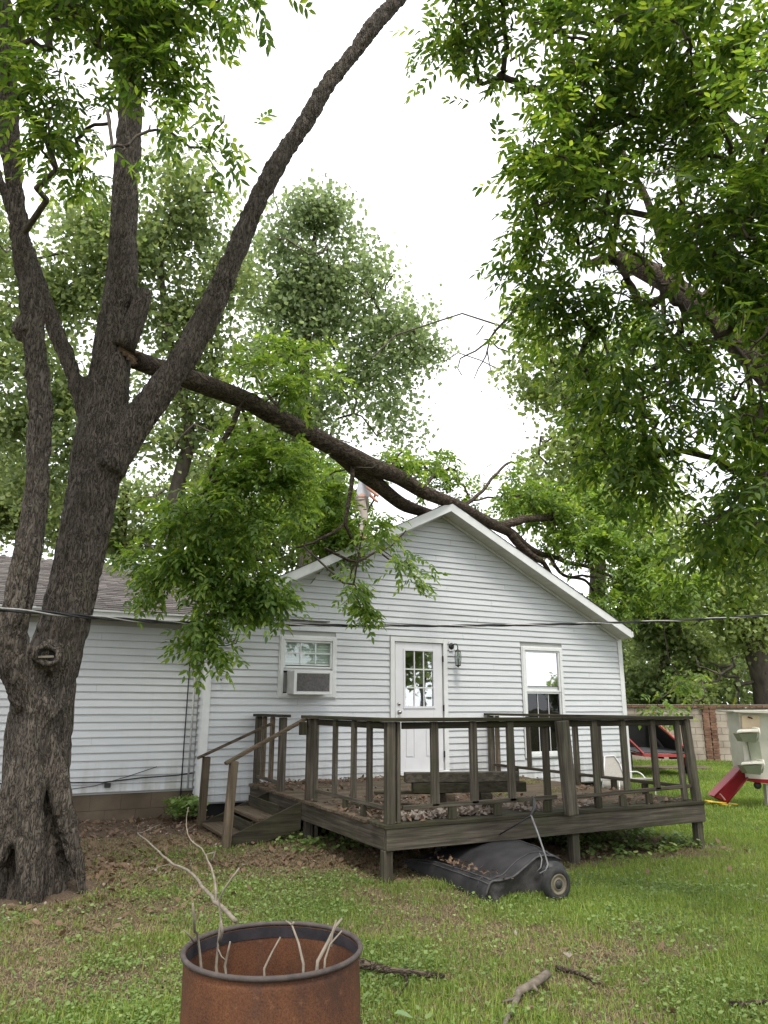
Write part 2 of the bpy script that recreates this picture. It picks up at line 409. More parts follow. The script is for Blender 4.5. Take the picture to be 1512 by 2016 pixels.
def ground():
    xs = np.unique(np.concatenate([np.linspace(-300, -12, 14), np.linspace(-12, 26, 191), np.linspace(26, 300, 14)]))
    ys = np.unique(np.concatenate([np.linspace(-300, -4, 12), np.linspace(-4, 24, 141), np.linspace(24, 400, 14)]))
    X, Y = np.meshgrid(xs, ys, indexing='ij'); Z = gz(X, Y)*((np.abs(X-7) < 19.5) & (Y > -4.1) & (Y < 24.1))
    V = np.stack([X, Y, Z], -1).reshape(-1, 3); ny = len(ys); nx = len(xs)
    i, j = np.meshgrid(np.arange(nx-1), np.arange(ny-1), indexing='ij'); a = (i*ny+j).ravel()
    me = npmesh('ground', V, np.stack([a, a+ny, a+ny+1, a+1], 1))
    at = me.attributes.new('dirt', 'FLOAT', 'POINT'); at.data.foreach_set('value', dirtmask(V[:, 0], V[:, 1]).astype(np.float32))
    m, t = new_mat('lawn_soil')
    a_ = nd(t, 'ShaderNodeAttribute'); a_.attribute_name = 'dirt'
    n1 = noise(t, mapped(t, (1, 1, 1)), 14, 6, .7); n2 = noise(t, mapped(t, (1, 1, 1)), 1.1, 4); n3 = noise(t, mapped(t, (1, 1, 1)), 60, 3, .7)
    g = ramp(t, n1, [(.3, (.035, .036, .018)), (.5, (.075, .080, .030)), (.75, (.15, .15, .05))])
    s = ramp(t, n3, [(.3, (.048, .034, .024)), (.55, (.12, .088, .062)), (.78, (.24, .19, .14))])
    g = mixc(t, ramp(t, n2, [(.4, (0, 0, 0)), (.65, (.5,)*3)]), g, (.10, .085, .04))
    ad = nd(t, 'ShaderNodeMath'); ad.operation = 'ADD'; t.links.new(a_.outputs['Fac'], ad.inputs[0])
    sb = nd(t, 'ShaderNodeMath'); sb.operation = 'MULTIPLY_ADD'; t.links.new(n1, sb.inputs[0]); sb.inputs[1].default_value = .6; sb.inputs[2].default_value = -.3
    t.links.new(sb.outputs[0], ad.inputs[1])
    c = mixc(t, ramp(t, ad.outputs[0], [(.2, (0, 0, 0)), (.55, (1, 1, 1))]), g, s)
    finish(m, t, c, .95, n3, .8, .02, 0, .1)
    o = link('ground', me, m, smooth=True); o['kind'] = 'structure'
ground()

# ================================================================== HOUSE
D = 10.89; XL, XR = 2.64, 10.67; XC = (XL+XR)/2; ZP, SL = 5.06, .508
def zrake(x, off=0): return ZP-SL*abs(x-XC)+off       # top of roof line
house = empty('house', (XC, D, 0), 'single storey white vinyl sided house with gabled rear addition and grey shingle roof', 'house')
E_ = .1016; Z0 = .30
opens = [('win', 3.744, 4.657, 1.715, 2.665), ('door', 5.63, 6.71, .50, 2.715), ('win2', 8.27, 9.21, .735, 2.67)]
def wall_strips(name, xs0, xs1, y, zb, ztop, holes, th=.03):
    b = MB(); br = sorted({xs0, xs1, XC} | {q for h in holes for q in h[1:3]}) if holes else sorted({xs0, xs1})
    for x0, x1 in zip(br[:-1], br[1:]):
        xm = (x0+x1)/2; hs = sorted([(h[3], h[4]) for h in holes if h[1] <= xm <= h[2]]); z = zb
        for a, c in hs:
            if a > z: b.prism([(x0, y, z), (x1, y, z), (x1, y, a), (x0, y, a)], (0, th, 0))
            z = c
        b.prism([(x0, y, z), (x1, y, z), (x1, y, ztop(x1)), (x0, y, ztop(x0))], (0, th, 0))
    return b
gw = wall_strips('gable_wall', XL, XR, D+.004, .28, lambda x: zrake(x, -.06), opens).build('gable_wall', M_backing, house)
def board(xa0, xa1, xb0, xb1, z0, z1, y, rnd):
    """one lapped course: bottom edge xa0..xa1 at z0, top edge xb0..xb1 at z1, wall face at y"""
    n = max(2, int((xa1-xa0)/.45)+1); b = MB(); vs = []
    for i in range(n+1):
        f = i/n; j = 0 if i in (0, n) else rnd.uniform(-.0022, .0022)
        xa = xa0+(xa1-xa0)*f; xb = xb0+(xb1-xb0)*f; w_ = rnd.uniform(-.002, .002)
        vs += [(xb, y-.003+w_*.3, z1), (xb, y-.006+w_*.3, z1-.012), (xa, y-.020+w_, z0+.006+j), (xa, y-.018+w_, z0+j), (xa, y-.001, z0+.004+j)]
    fs = []
    for i in range(n):
        for k in range(4): fs.append((i*5+k, i*5+k+1, i*5+k+6, i*5+k+5))
    fs += [(0, 4, 3, 2, 1), tuple(n*5+q for q in (0, 1, 2, 3, 4))]
    b.add(vs, fs); return b
rb = random.Random(3); k = 0
while True:
    z0 = Z0+k*E_; z1 = z0+E_; k += 1
    def ext(z):
        h = (ZP-.10-z)/SL
        return max(XL+.06, XC-h), min(XR-.06, XC+h)
    a0, a1 = ext(z0); b0, b1 = ext(z1)
    if a1-a0 < .15: break
    if b1-b0 < .02: b0 = b1 = XC; b0 -= .01; b1 += .01
    segs = [(a0, a1, b0, b1)]
    for _, h0, h1, hz0, hz1 in opens:
        if z1 > hz0+.02 and z0 < hz1-.02:
            ns = []
            for s in segs:
                if h0 > s[0] and h1 < s[1]: ns += [(s[0], h0-.008, s[2], h0-.008), (h1+.008, s[1], h1+.008, s[3])]
                else: ns.append(s)
            segs = ns
    fin = []
    for s in segs:
        xj = XL+1.1+((k*37) % 11)*.31
        while xj < s[1]-.4:
            if xj > s[0]+.4 and xj > s[2]+.3 and xj < s[3]-.3: fin.append((s[0], xj, s[2], xj)); s = (xj+.0025, s[1], xj+.0025, s[3])
            xj += 3.0
        fin.append(s)
    for s in fin: board(*s, z0, z1, D, rb).build('siding_board', M_vinyl, gw)
# corner trims
t_ = MB(); t_.box(XL-.03, XL+.075, D-.034, D+.0, .29, 3.0, .004); t_.box(XL-.034, XL-.004, D, D+.08, .29, 3.0, .003); t_.build('corner_trim', M_trim, gw)
t_ = MB(); t_.box(XR-.075, XR+.03, D-.034, D+.0, .29, 2.96, .004); t_.box(XR+.004, XR+.034, D, D+.08, .29, 2.96, .003); t_.build('corner_trim', M_trim, gw)
# left side wall of addition, right side wall, back
YW = 11.2
side = MB(); side.box(XL, XL+.03, D+.034, YW, .28, 2.97).build('side_wall', M_backing, house)
sw = WL and [o for o in COL.objects if o.name == 'side_wall'][0]
for k in range(26):
    z0 = Z0+k*E_; b = MB(); b.add([(XL-.003, D+.085, z0+E_), (XL-.003, YW-.03, z0+E_), (XL-.022, YW-.03, z0), (XL-.022, D+.085, z0), (XL-.001, YW-.03, z0+.003), (XL-.001, D+.085, z0+.003)], [(0, 1, 2, 3), (3, 2, 4, 5)]); b.build('siding_board', M_vinyl, sw, fix=False)
rs = MB(); rs.box(XR-.03, XR, D+.035, 17, .28, 3.0).build('right_side_wall', M_vinyl, house)
bw = MB(); bw.box(XL, XR, 17, 17.03, .2, 3.0); bw.prism([(XL, 17, 3.0), (XR, 17, 3.0), (XC, 17, 5.0)], (0, .03, 0)); bw.build('back_wall', M_vinyl, house)
# near-black sheets painting in the shade of the open crawlspace
sk = MB(); sk.box(XL+.05, XR-.05, D+.06, D+.10, -.1, .279); sk.box(XL+.05, XL+.09, D+.101, YW-.01, -.1, .279); sk.box(XR-.09, XR-.05, D+.101, 17, -.1, .279); sk.build('crawlspace_shade', M_dark, house)
# interior room behind the openings
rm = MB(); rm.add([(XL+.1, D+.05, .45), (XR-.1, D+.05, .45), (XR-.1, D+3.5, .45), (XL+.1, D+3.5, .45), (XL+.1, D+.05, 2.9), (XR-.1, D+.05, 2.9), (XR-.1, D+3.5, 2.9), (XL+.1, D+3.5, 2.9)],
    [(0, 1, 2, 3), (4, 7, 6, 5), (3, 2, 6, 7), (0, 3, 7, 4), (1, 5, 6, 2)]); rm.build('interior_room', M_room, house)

# gable roof
YF = D-.35; TH = .05; LX = 4.0
groof = MB()
for s in (-1, 1):
    xe = XC+s*LX; ze = ZP-SL*LX
    groof.prism([(XC, YF+.024, ZP-.003), (xe, YF+.024, ze-.003), (xe, YF+.024, ze-.043), (XC, YF+.024, ZP-.043)], (0, 17.2-YF, 0))
groof = groof.build('gable_roof', M_backing, house)
def shingle_sheet(name, parent, x0, x1, fn, nrow, exp, up_vec, org, along, nrm, seed):
    """rows of tabs; org = eave corner, along = unit eave direction, up_vec = unit upslope, nrm = outward"""
    rr = random.Random(seed); b = MB(); org = Vector(org); A = Vector(along); U = Vector(up_vec); Nn = Vector(nrm)
    for r in range(nrow):
        x = x0-rr.uniform(0, .3); 
        while x < x1:
            w_ = rr.choice((.165, .2, .33, .28)); xa = max(x, x0); xb = min(x+w_-.006, x1)
            if xb-xa > .02:
                s0 = r*exp-rr.uniform(0, .012); s1 = r*exp+exp+.03; h = .008+rr.uniform(0, .006)
                p = [org+A*xa+U*s0+Nn*h, org+A*xb+U*s0+Nn*h, org+A*xb+U*s1+Nn*.001, org+A*xa+U*s1+Nn*.001, org+A*xa+U*s0, org+A*xb+U*s0]
                b.add(p, [(0, 1, 2, 3), (4, 5, 1, 0)])
            x += w_
    return b.build(name, M_shingle, parent, kind='stuff', fix=False)
cs = 1/math.hypot(1, SL)
for s in (-1, 1):
    U = Vector((-s*cs, 0, SL*cs)); Nn = Vector((s*SL*cs, 0, cs)); xe = XC+s*(LX+.02); 
    shingle_sheet('shingles', groof, 0, 6.7, None, int((LX+.02)/cs/.14), .14, U, (xe, YF-.015, ZP-SL*(LX+.02)+.002), (0, 1, 0), Nn, 5+s)
# rake fascia + soffit panels
for s in (-1, 1):
    xe = XC+s*(LX+.0); ze = ZP-SL*LX; b = MB()
    b.prism([(XC, YF, ZP-.002), (xe, YF, ze-.002), (xe, YF, ze-.15), (XC, YF, ZP-.158)], (0, .022, 0))
    b.build('rake_fascia', M_trim, groof)
    b = MB(); b.prism([(XC, YF-.006, ZP-.130), (xe, YF-.006, ze-.122), (xe, YF-.006, ze-.155), (XC, YF-.006, ZP-.163)], (0, .005, 0)); b.build('fascia_lip', M_trim, groof)
    n = 36
    for i in range(n):
        u0 = i/n*LX+.004; u1 = (i+1)/n*LX-.004
        b = MB(); zz = -.152
        b.prism([(XC+s*u0, YF+.024, ZP-SL*u0+zz), (XC+s*u1, YF+.024, ZP-SL*u1+zz), (XC+s*u1, YF+.024, ZP-SL*u1+zz+.012), (XC+s*u0, YF+.024, ZP-SL*u0+zz+.012)], (0, .325, 0))
        b.build('soffit_panel', M_soffit, groof)
    b = MB(); b.prism([(XC, YF+.03, ZP-.132), (xe, YF+.03, ze-.132), (xe, YF+.03, ze-.128), (XC, YF+.03, ZP-.128)], (0, .3, 0)); b.build('soffit_backing', M_dark, groof)
    b = MB(); b.prism([(XC, D-.045, ZP-.155), (XC+s*(3.98), D-.045, ZP-SL*3.98-.155), (XC+s*3.98, D-.045, ZP-SL*3.98-.20), (XC, D-.045, ZP-.20)], (0, .02, 0)); b.build('frieze_trim', M_trim, groof)
# right gutter end and eave
b = MB(); b.box(XC+LX+.004, XC+LX+.05, YF-.01, 17, ZP-SL*LX-.14, ZP-SL*LX-.03, .01); b.build('gutter', M_trim, groof)
b = MB(); b.box(XR-.04, XC+LX, YF+.03, 17, ZP-SL*LX-.152, ZP-SL*LX-.14); b.build('eave_soffit', M_soffit, groof)

# wing
wx0 = -7.0
ww = MB(); ww.box(wx0, XL+1, YW+.004, YW+.03, .44, 2.86); ww = ww.build('wing_wall', M_backing, house)
for k in range(24):
    z0 = .47+k*E_
    if z0+E_ > 2.80: break
    cuts = [wx0, -3.2+rb.uniform(-.5, .5), .0+(k % 3)*.4-.2, XL-.03]
    js = [wx0, -3.9+((k*29) % 7)*.3, -.6+((k*29) % 7)*.3, XL-.03]
    for a, c in zip([q+.0025 for q in js[:-1]], js[1:]):
        board(a, c, a, c, z0, z0+E_, YW, rb).build('siding_board', M_vinyl, ww)
fo = MB(); fo.box(wx0, XL+.04, YW+.045, YW+.2, -.1, .46); fo = fo.build('foundation', M_found, house)
for r in range(2):
    x = XL+.02-(.2 if r else 0)
    first = True
    while x > -3.5:
        x0 = x-.40; z0 = .03+r*.205
        b = MB(); b.box(x0+.001, x-.001, YW+.02, YW+.044, z0, z0+.201, .002); b.build('concrete_block', M_found, fo); x = x0
b = MB(); b.box(wx0, XL+1.3, YW-.002, YW+.03, 2.80, 2.86); b.build('wing_frieze', M_trim, ww)
# wing roof
ze, ye, yr, sw_ = 2.90, 10.85, 15.0, .33
wr = MB(); wr.prism([(wx0, ye+.03, ze-.03), (wx0, yr, ze+sw_*(yr-ye)-.02), (wx0, 19.2, ze-.03), (wx0, 19.2, ze-.07), (wx0, yr, ze+sw_*(yr-ye)-.08), (wx0, ye+.03, ze-.07)], (XL+2.2-wx0, 0, 0))
wr = wr.build('wing_roof', M_backing, house)
cw = 1/math.hypot(1, sw_); 
shingle_sheet('shingles', wr, 0, XL+1.9-wx0, None, 31, .14, (0, cw, sw_*cw), (wx0, ye-.01, ze-.012), (1, 0, 0), (0, -sw_*cw, cw), 9)
b = MB(); b.box(wx0, XL+.15, ye+.008, ye+.028, ze-.115, ze-.016, .003); b.build('eave_fascia', M_trim, wr)
b = MB(); b.box(wx0, XL+.15, ye-.012, ye+.006, ze-.042, ze-.014, .002); b.build('drip_edge', M_trim, wr)
b = MB(); b.box(wx0, XL+.15, ye+.03, YW-.0, ze-.108, ze-.098); b.build('eave_soffit', M_soffit, wr)
b = MB(); b.box(1.72, 2.12, 14.2, 14.6, 3.95, 4.16, .02); b.box(1.66, 2.18, 14.14, 14.66, 4.161, 4.19, .01); b.build('roof_vent', M_metal, wr)

# ---- openings
def frame(x0, x1, z0, z1, w_, y0, y1, name, mat, parent, c=.004, sides='lrtb'):
    b = MB()
    if 'l' in sides: b.box(x0, x0+w_, y0, y1, z0, z1, c)
    if 'r' in sides: b.box(x1-w_, x1, y0, y1, z0, z1, c)
    if 't' in sides: b.box(x0+w_, x1-w_, y0+.001, y1, z1-w_, z1, c)
    if 'b' in sides: b.box(x0+w_, x1-w_, y0+.001, y1, z0, z0+w_, c)
    return b.build(name, mat, parent)
# window with air conditioner
def window(x0, x1, z0, z1, zmid0, zmid1, panes_low, label=None):
    wn = empty('window', (x0, D, z0), parent=house)
    if label: wn['label'] = label
    frame(x0, x1, z0, z1, .055, D-.045, D+.02, 'frame', M_trim, wn)
    frame(x0-.02, x1+.02, z0-.02, z1+.02, .022, D-.034, D-.002, 'trim_channel', M_trim, wn)
    # upper sash
    xa, xb = x0+.056, x1-.056
    up = frame(xa, xb, zmid0, z1-.056, .032, D-.028, D+.006, 'upper_sash', M_trim, wn)
    return wn, xa, xb
w1, xa, xb = window(3.744, 4.657, 1.737, 2.645, 2.165, 2.23, 0, 'double hung window with raised sash over the air conditioner')
w2, xc, xd = window(8.293, 9.19, .757, 2.645, 1.86, 1.96, 0, 'tall double hung window with reflective upper glass')
def muntins(x0, x1, z0, z1, nx, nz, y, parent, g, wd=.018):
    # grid bars and one pane per cell
    for i in range(1, nx):
        x = x0+(x1-x0)*i/nx; b = MB(); b.box(x-wd/2, x+wd/2, y-.006, y+.004, z0, z1, .002); b.build('muntin', M_trim, parent)
    for j in range(1, nz):
        z = z0+(z1-z0)*j/nz; b = MB()
        for i in range(nx):
            a = x0+(x1-x0)*i/nx+(wd/2+.0005 if i else 0); c = x0+(x1-x0)*(i+1)/nx-(wd/2+.0005 if i < nx-1 else 0)
            b.box(a, c, y-.005, y+.003, z-wd/2, z+wd/2, .002)
        b.build('muntin', M_trim, parent)
    for i in range(nx):
        for j in range(nz):
            a = x0+(x1-x0)*i/nx; c = x0+(x1-x0)*(i+1)/nx; e = z0+(z1-z0)*j/nz; f = z0+(z1-z0)*(j+1)/nz
            b = MB(); b.box(a+.001, c-.001, y+.008, y+.012, e+.001, f-.001); b.build('pane', g, parent)
muntins(xa+.03, xb-.03, 2.235, 2.645-.086, 3, 2, D-.012, w1, M_glass_cl)
for i in range(9):
    b = MB(); z = 2.235+i*.04; b.obox(Vector(((xa+xb)/2, D+.022, z)), Vector((1, 0, 0)), Vector((0, .35, .94)), Vector((0, -.94, .35)), (xb-xa)/2-.02, .023, .001); b.build('blind_slat', M_blind, w1)
# lower opening surround: lifted sash stack + accordion
b = MB(); b.box(xa, xb, D-.010, D+.02, 2.125, 2.164, .004); b.build('lower_sash_rail', M_trim, w1)
b = MB()
for i in range(6): b.box(xa+.005+i*.019, xa+.005+i*.019+.015, D+.03+(i % 2)*.006, D+.045+(i % 2)*.006, 1.81, 2.10, .002)
b.build('accordion_panel', M_conduit, w1)
b = MB(); b.box(xa, xb, D+.08, D+.10, 1.78, 2.17); b.build('gap_shade', M_dark, w1)  # near-black sheet stands in for the shade behind the opening
# right window: plain reflecting upper light with faint grid behind, dark screened lower light
b = MB(); b.box(xc+.03, xd-.03, D-.004, D+.0, 1.965, 2.645-.086); b.build('pane', M_glass_hi, w2)
for i in (1, 2):
    x = xc+.03+(xd-xc-.06)*i/3; b = MB(); b.box(x-.008, x+.008, D+.006, D+.012, 1.97, 2.55, .002); b.build('muntin', M_trim, w2)
b = MB(); b.box(xc+.033, xd-.033, D+.02, D+.035, 1.87, 1.9595); b.build('meeting_rail', M_trim, w2)
lo = frame(xc, xd, .813, 1.86, .03, D-.018, D+.014, 'lower_sash', M_trim, w2)
muntins(xc+.03, xd-.03, .843, 1.83, 3, 2, D+.012, w2, M_glass_lo, .012)
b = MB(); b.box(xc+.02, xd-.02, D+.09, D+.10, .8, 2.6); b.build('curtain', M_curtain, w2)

# door
dr = empty('door', (5.66, D, .6), parent=house)
frame(5.63, 6.71, .52, 2.715, .075, D-.045, D+.02, 'door_frame', M_trim, dr, sides='lrt')
b = MB(); b.box(5.63, 6.71, D-.06, D+.03, .545, .595, .006); b.build('threshold', M_trim, dr)
sx0, sx1, sz0, sz1 = 5.725, 6.615, .60, 2.632; gx0, gx1, gz0, gz1 = 5.90, 6.44, 1.60, 2.50
sl = empty('door_slab', (sx0, D, sz0), parent=dr)
b = MB(); y0, y1 = D-.018, D+.025
b.box(sx0, gx0, y0, y1, sz0, sz1, .003); b.box(gx1, sx1, y0, y1, sz0, sz1, .003); b.box(gx0, gx1, y0, y1, gz1, sz1, 0)
# lower field with two recessed panels
p1, p2 = (5.87, 6.10), (6.24, 6.47); pz0, pz1 = .80, 1.42
xsb = [gx0, gx1]
b.box(gx0, gx1, y0+.0, y1, pz1+.0, gz0, 0); b.box(gx0, gx1, y0, y1, sz0, pz0, 0); b.box(6.07, 6.27, y0, y1, pz0, pz1, 0)
b.box(gx0, 6.07, y0+.012, y1, pz0, pz1, 0); b.box(6.27, gx1, y0+.012, y1, pz0, pz1, 0)
b.build('slab', M_door, dr)
for a, c in ((5.925, 6.045), (6.295, 6.415)):
    b = MB(); b.box(a, c, y0-.002, y0+.0115, pz0+.028, pz1-.028, .007); b.build('raised_panel', M_door, dr)
frame(gx0-.03, gx1+.03, gz0-.03, gz1+.03, .035, y0-.014, y0-.001, 'glass_surround', M_door, dr)
muntins(gx0+.006, gx1-.006, gz0+.006, gz1-.006, 3, 3, y0+.004, dr, M_glass, .02)
bpy.data.objects.remove(sl)
for z, r in ((1.645, .024), (1.515, .028)):
    b = MB(); b.lathe((5.79, y0, z), (0, -1, 0), [(0, .0), (r*1.15, .002), (r*1.15, .010), (r*.4, .014), (r*.45, .03 if z < 1.6 else .014), (r, .04 if z < 1.6 else .016), (r*.9, .058 if z < 1.6 else .02), (0, .064 if z < 1.6 else .022)], 16)
    b.build('door_knob' if z < 1.6 else 'deadbolt', M_brass, dr, smooth=True)
for z in (2.38, 1.58, .85):
    b = MB(); b.box(6.618, 6.632, D-.05, D-.018, z-.05, z+.05, .002); b.build('hinge', M_blackmetal, dr)
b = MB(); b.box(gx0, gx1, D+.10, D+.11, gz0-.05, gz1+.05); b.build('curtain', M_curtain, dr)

# service conduit on the inner corner, meter wires
b = MB(); b.tube([(XL-.10, YW-.05, .45), (XL-.10, YW-.05, 2.2)], .014, 8); b.build('conduit', M_conduit, house, smooth=True)
b = MB(); b.tube([(XL-.19, YW-.045, .3), (XL-.19, YW-.045, 1.1), (XL-.185, YW-.045, 2.4)], .009, 6); b.build('conduit', M_cable, house, smooth=True)
b = MB(); b.tube([(-2, YW-.03, .66), (0.5, YW-.032, .63), (1.4, YW-.034, .60), (1.9, YW-.034, .64), (2.4, YW-.034, .655), (2.6, YW-.034, .68)], .009, 6); b.build('wall_cable', M_cable, house, smooth=True)
b = MB(); b.tube([(.9, YW-.036, .52), (1.3, YW-.036, .56), (1.7, YW-.036, .66), (2.1, YW-.034, .78)], .005, 5); b.box(1.42, 1.50, YW-.05, YW-.03, .53, .59, .005); b.build('wall_cable', M_cable, house)
b = MB(); b.tube([(2.86, D-.02, 1.99), (2.86, D-.07, 1.99), (2.84, D-.09, 1.97)], .016, 8); b.tube([(2.84, D-.06, 2.0), (2.95, D-.06, 2.0)], .008, 6); b.build('outdoor_tap', M_metal, house)

# air conditioner
ac = empty('air_conditioner', (4.16, 10.9, 1.77), 'white window air conditioner with grey rear coil sticking out of the left window', 'air conditioner')
b = MB(); b.box(3.865, 4.47, D-.34, D-.0, 1.775, 2.12, .012); b.build('housing', simple('ac_shell', (.40, .40, .38), (.55, .54, .52), 6, .5, .1), ac)
frame(3.862, 4.473, 1.772, 2.123, .042, D-.352, D-.341, 'rear_frame', M_trim, ac)
M_coil = simple('ac_coil', (.09, .088, .088), (.17, .16, .158), 30, .7, .5, .004)
b = MB(); b.box(3.91, 4.425, D-.349, D-.3405, 1.82, 2.075); b.build('coil', M_coil, ac)
b = MB()
for i in range(26): x = 3.915+i*.0197; b.box(x, x+.004, D-.3555, D-.3495, 1.822, 2.073)
b.build('coil_fins', M_coil, ac)
b = MB(); b.box(3.9, 4.6, D-.06, D+.02, 2.121, 2.126); b.build('top_plate', M_dark, ac)

# wall lantern
ln = empty('wall_lantern', (6.80, D, 2.3), 'black metal wall lantern with clear glass cage right of the white door', 'lantern')
b = MB(); b.lathe((6.80, D-.028, 2.60), (0, -1, 0), [(0, 0), (.055, 0), (.055, .01), (.035, .022), (0, .03)], 18); b.build('back_plate', M_blackmetal, ln, smooth=True)
b = MB(); b.box(6.755, 6.845, D-.034, D-.024, 2.52, 2.69, .004); b.build('mount_block', M_trim, ln)
b = MB(); b.tube([(6.80, D-.05, 2.60), (6.81, D-.10, 2.635), (6.83, D-.15, 2.63), (6.84, D-.17, 2.59), (6.84, D-.17, 2.54)], .009, 8); b.build('arm', M_blackmetal, ln, smooth=True)
cx, cy = 6.84, D-.17
b = MB(); b.lathe((cx, cy, 2.50), (0, 0, 1), [(.055, 0), (.045, .02), (.02, .035), (.0, .05)], 6); b.lathe((cx, cy, 2.27), (0, 0, 1), [(0, -.035), (.02, -.012), (.05, 0), (.05, .01), (0, .011)], 6)
for i in range(6):
    a = i*math.pi/3; b.tube([(cx+.047*math.cos(a), cy+.047*math.sin(a), 2.275), (cx+.06*math.cos(a), cy+.06*math.sin(a), 2.40), (cx+.052*math.cos(a), cy+.052*math.sin(a), 2.505)], .0045, 5)
b.build('cage', M_blackmetal, ln)
b = MB(); b.lathe((cx, cy, 2.28), (0, 0, 1), [(.042, 0), (.054, .12), (.047, .22)], 6); b.build('glass_panels', M_glass, ln)
b = MB(); b.lathe((cx, cy, 2.29), (0, 0, 1), [(0, 0), (.014, 0), (.014, .07), (.018, .08), (.012, .13), (0, .14)], 10); b.build('bulb', M_trim, ln, smooth=True)

# ================================================================== DECK
DX0, DX1, DY0, DZ = 3.38, 7.54, 6.59, .53
deck = empty('deck', ((DX0+DX1)/2, 8.7, 0), 'weathered mossy wooden deck with sparse railing and steps against the white house', 'deck')
rd = random.Random(5)
n = 30; pw = (D-.03-(DY0-.035))/n
for i in range(n):
    y0 = DY0-.035+i*pw; b = MB(); e0, e1 = rd.uniform(.02, .045), rd.uniform(.02, .05)
    b.box(DX0-e0, DX1+e1, y0+.004, y0+pw-.004, DZ-.035, DZ+rd.uniform(-.002, .003), .005); b.build('deck_board', MWb[0] if i > 2 else MWd[0], deck)
Zf = DZ-.036; hf = .19
b = MB(); b.box(DX0-.01, DX1+.04, DY0-.02, DY0+.02, Zf-hf, Zf, .004); b.build('rim_joist', MW[0], deck)
b = MB(); b.box(DX0-.02, DX0+.02, DY0+.021, D-.04, Zf-hf, Zf, .004); b.build('rim_joist', MW[1], deck)
b = MB(); b.box(DX1-.0, DX1+.04, DY0+.021, D-.04, Zf-hf, Zf, .004); b.build('rim_joist', MW[1], deck)
for i in range(1, 10):
    x = DX0+.42*i; b = MB(); b.box(x-.02, x+.02, DY0+.022, D-.05, Zf-.14, Zf-.001, 0); b.build('joist', MWd[1], deck)
for (x, y) in ((3.40, 6.64), (5.66, 6.67), (7.53, 6.66), (3.43, 8.72), (3.43, 10.7), (5.6, 9.2), (7.53, 8.9), (7.53, 10.7)):
    b = MB(); b.box(x-.046, x+.046, y-.046, y+.046, -.1, Zf-hf if y < 6.7 else Zf-.001, .006); b.build('support_post', MW[2], deck)
b = MB(); b.box(3.50, 3.54, 8.68, 8.77, -.1, Zf-.001, .004); b.build('support_post', MW[2], deck)
RZ = 1.455
def post(x, y, w_=.09, d_=.09, z0=None, z1=RZ, dx=0, dy=0, mat=None, nm='railing_post'):
    z0 = DZ if z0 is None else z0
    b = MB(); b.beam((x+dx, y+dy, z0), (x, y, z1), w_, d_, up=(0, 1, 0), c=.006); return b.build(nm, mat or MW[2], deck)
# front railing
fy = DY0+.035
post(3.425, fy, .088, .088, z0=Zf-.02 if False else DZ); post(3.515, fy+.02, .04, .088)
for x in (3.925, 4.385, 4.85): post(x, fy, .088, .038, z0=.66, nm='baluster')
post(5.335, fy+.03, .08, .04, z0=.60, nm='baluster')
b = MB(); b.beam((5.53, DY0-.065, .50), (5.47, DY0-.065, RZ), .14, .085, up=(0, 1, 0), c=.006); b.build('railing_post', MW[2], deck)
for x in (6.005, 6.44, 6.90): post(x, fy, .085, .038, z0=.68, nm='baluster')
post(7.30, fy, .08, .04, z0=.55, dx=.03, nm='baluster'); post(7.45, fy, .088, .088, dx=.07)
# bottom rails and blocks, front
b = MB(); b.beam((3.56, fy, .665), (5.42, fy, .675), .038, .04, up=(0, 0, 1)); b.build('bottom_rail', MW[0], deck)
b = MB(); b.beam((5.56, fy, .66), (7.44, fy, .70), .038, .04); b.build('bottom_rail', MW[0], deck)
for x in (4.12, 4.66, 5.30, 6.0, 6.36, 6.76): b = MB(); b.box(x-.045, x+.045, fy-.018, fy+.018, DZ+.004, .645, .003); b.build('spacer_block', MWd[2], deck)
# top cap, front
b = MB(); b.beam((3.28, fy, RZ+.022), (5.5, fy, RZ+.018), .15, .036); b.build('cap_rail', MWd[0], deck)
b = MB(); b.beam((5.505, fy, RZ+.020), (7.52, fy+.0, RZ+.024), .15, .036); b.build('cap_rail', MWd[0], deck)
b = MB(); b.beam((3.56, fy+.0, RZ-.035), (7.40, fy+.0, RZ-.03), .036, .065); b.build('under_rail', MWd[0], deck)
# left railing (front section)
lx = DX0+.045
for y in (7.07, 7.45, 7.95): post(lx, y, .038, .09, z0=.63, nm='baluster')
post(lx, 8.70, .09, .09); post(lx+.0, 8.52, .04, .08)
b = MB(); b.beam((lx, 6.70, .665), (lx, 8.46, .655), .04, .04); b.build('bottom_rail', MW[1], deck)
for y in (7.2, 7.65): b = MB(); b.box(lx-.018, lx+.018, y-.045, y+.045, DZ+.004, .64, .003); b.build('spacer_block', MWd[2], deck)
b = MB(); b.beam((lx, 6.72, RZ+.020), (lx, 8.86, RZ+.022), .15, .036, up=(0, 0, 1)); b.build('cap_rail', MWd[1], deck)
b = MB(); b.beam((lx, 6.72, RZ-.035), (lx, 8.46, RZ-.035), .036, .065); b.build('under_rail', MWd[1], deck)
# left railing by the wall
post(lx, 9.72, .09, .09, mat=MW[2]); 
for y in (10.15, 10.5): post(lx, y, .038, .12, z0=.62, mat=MWb[2], nm='baluster')
post(lx, 10.78, .08, .09, mat=MW[2])
b = MB(); b.beam((lx, 9.62, RZ+.022), (lx, 10.83, RZ+.022), .15, .036); b.build('cap_rail', MWd[1], deck)
b = MB(); b.beam((lx, 9.78, .63), (lx, 10.73, .63), .04, .04); b.build('bottom_rail', MW[1], deck)
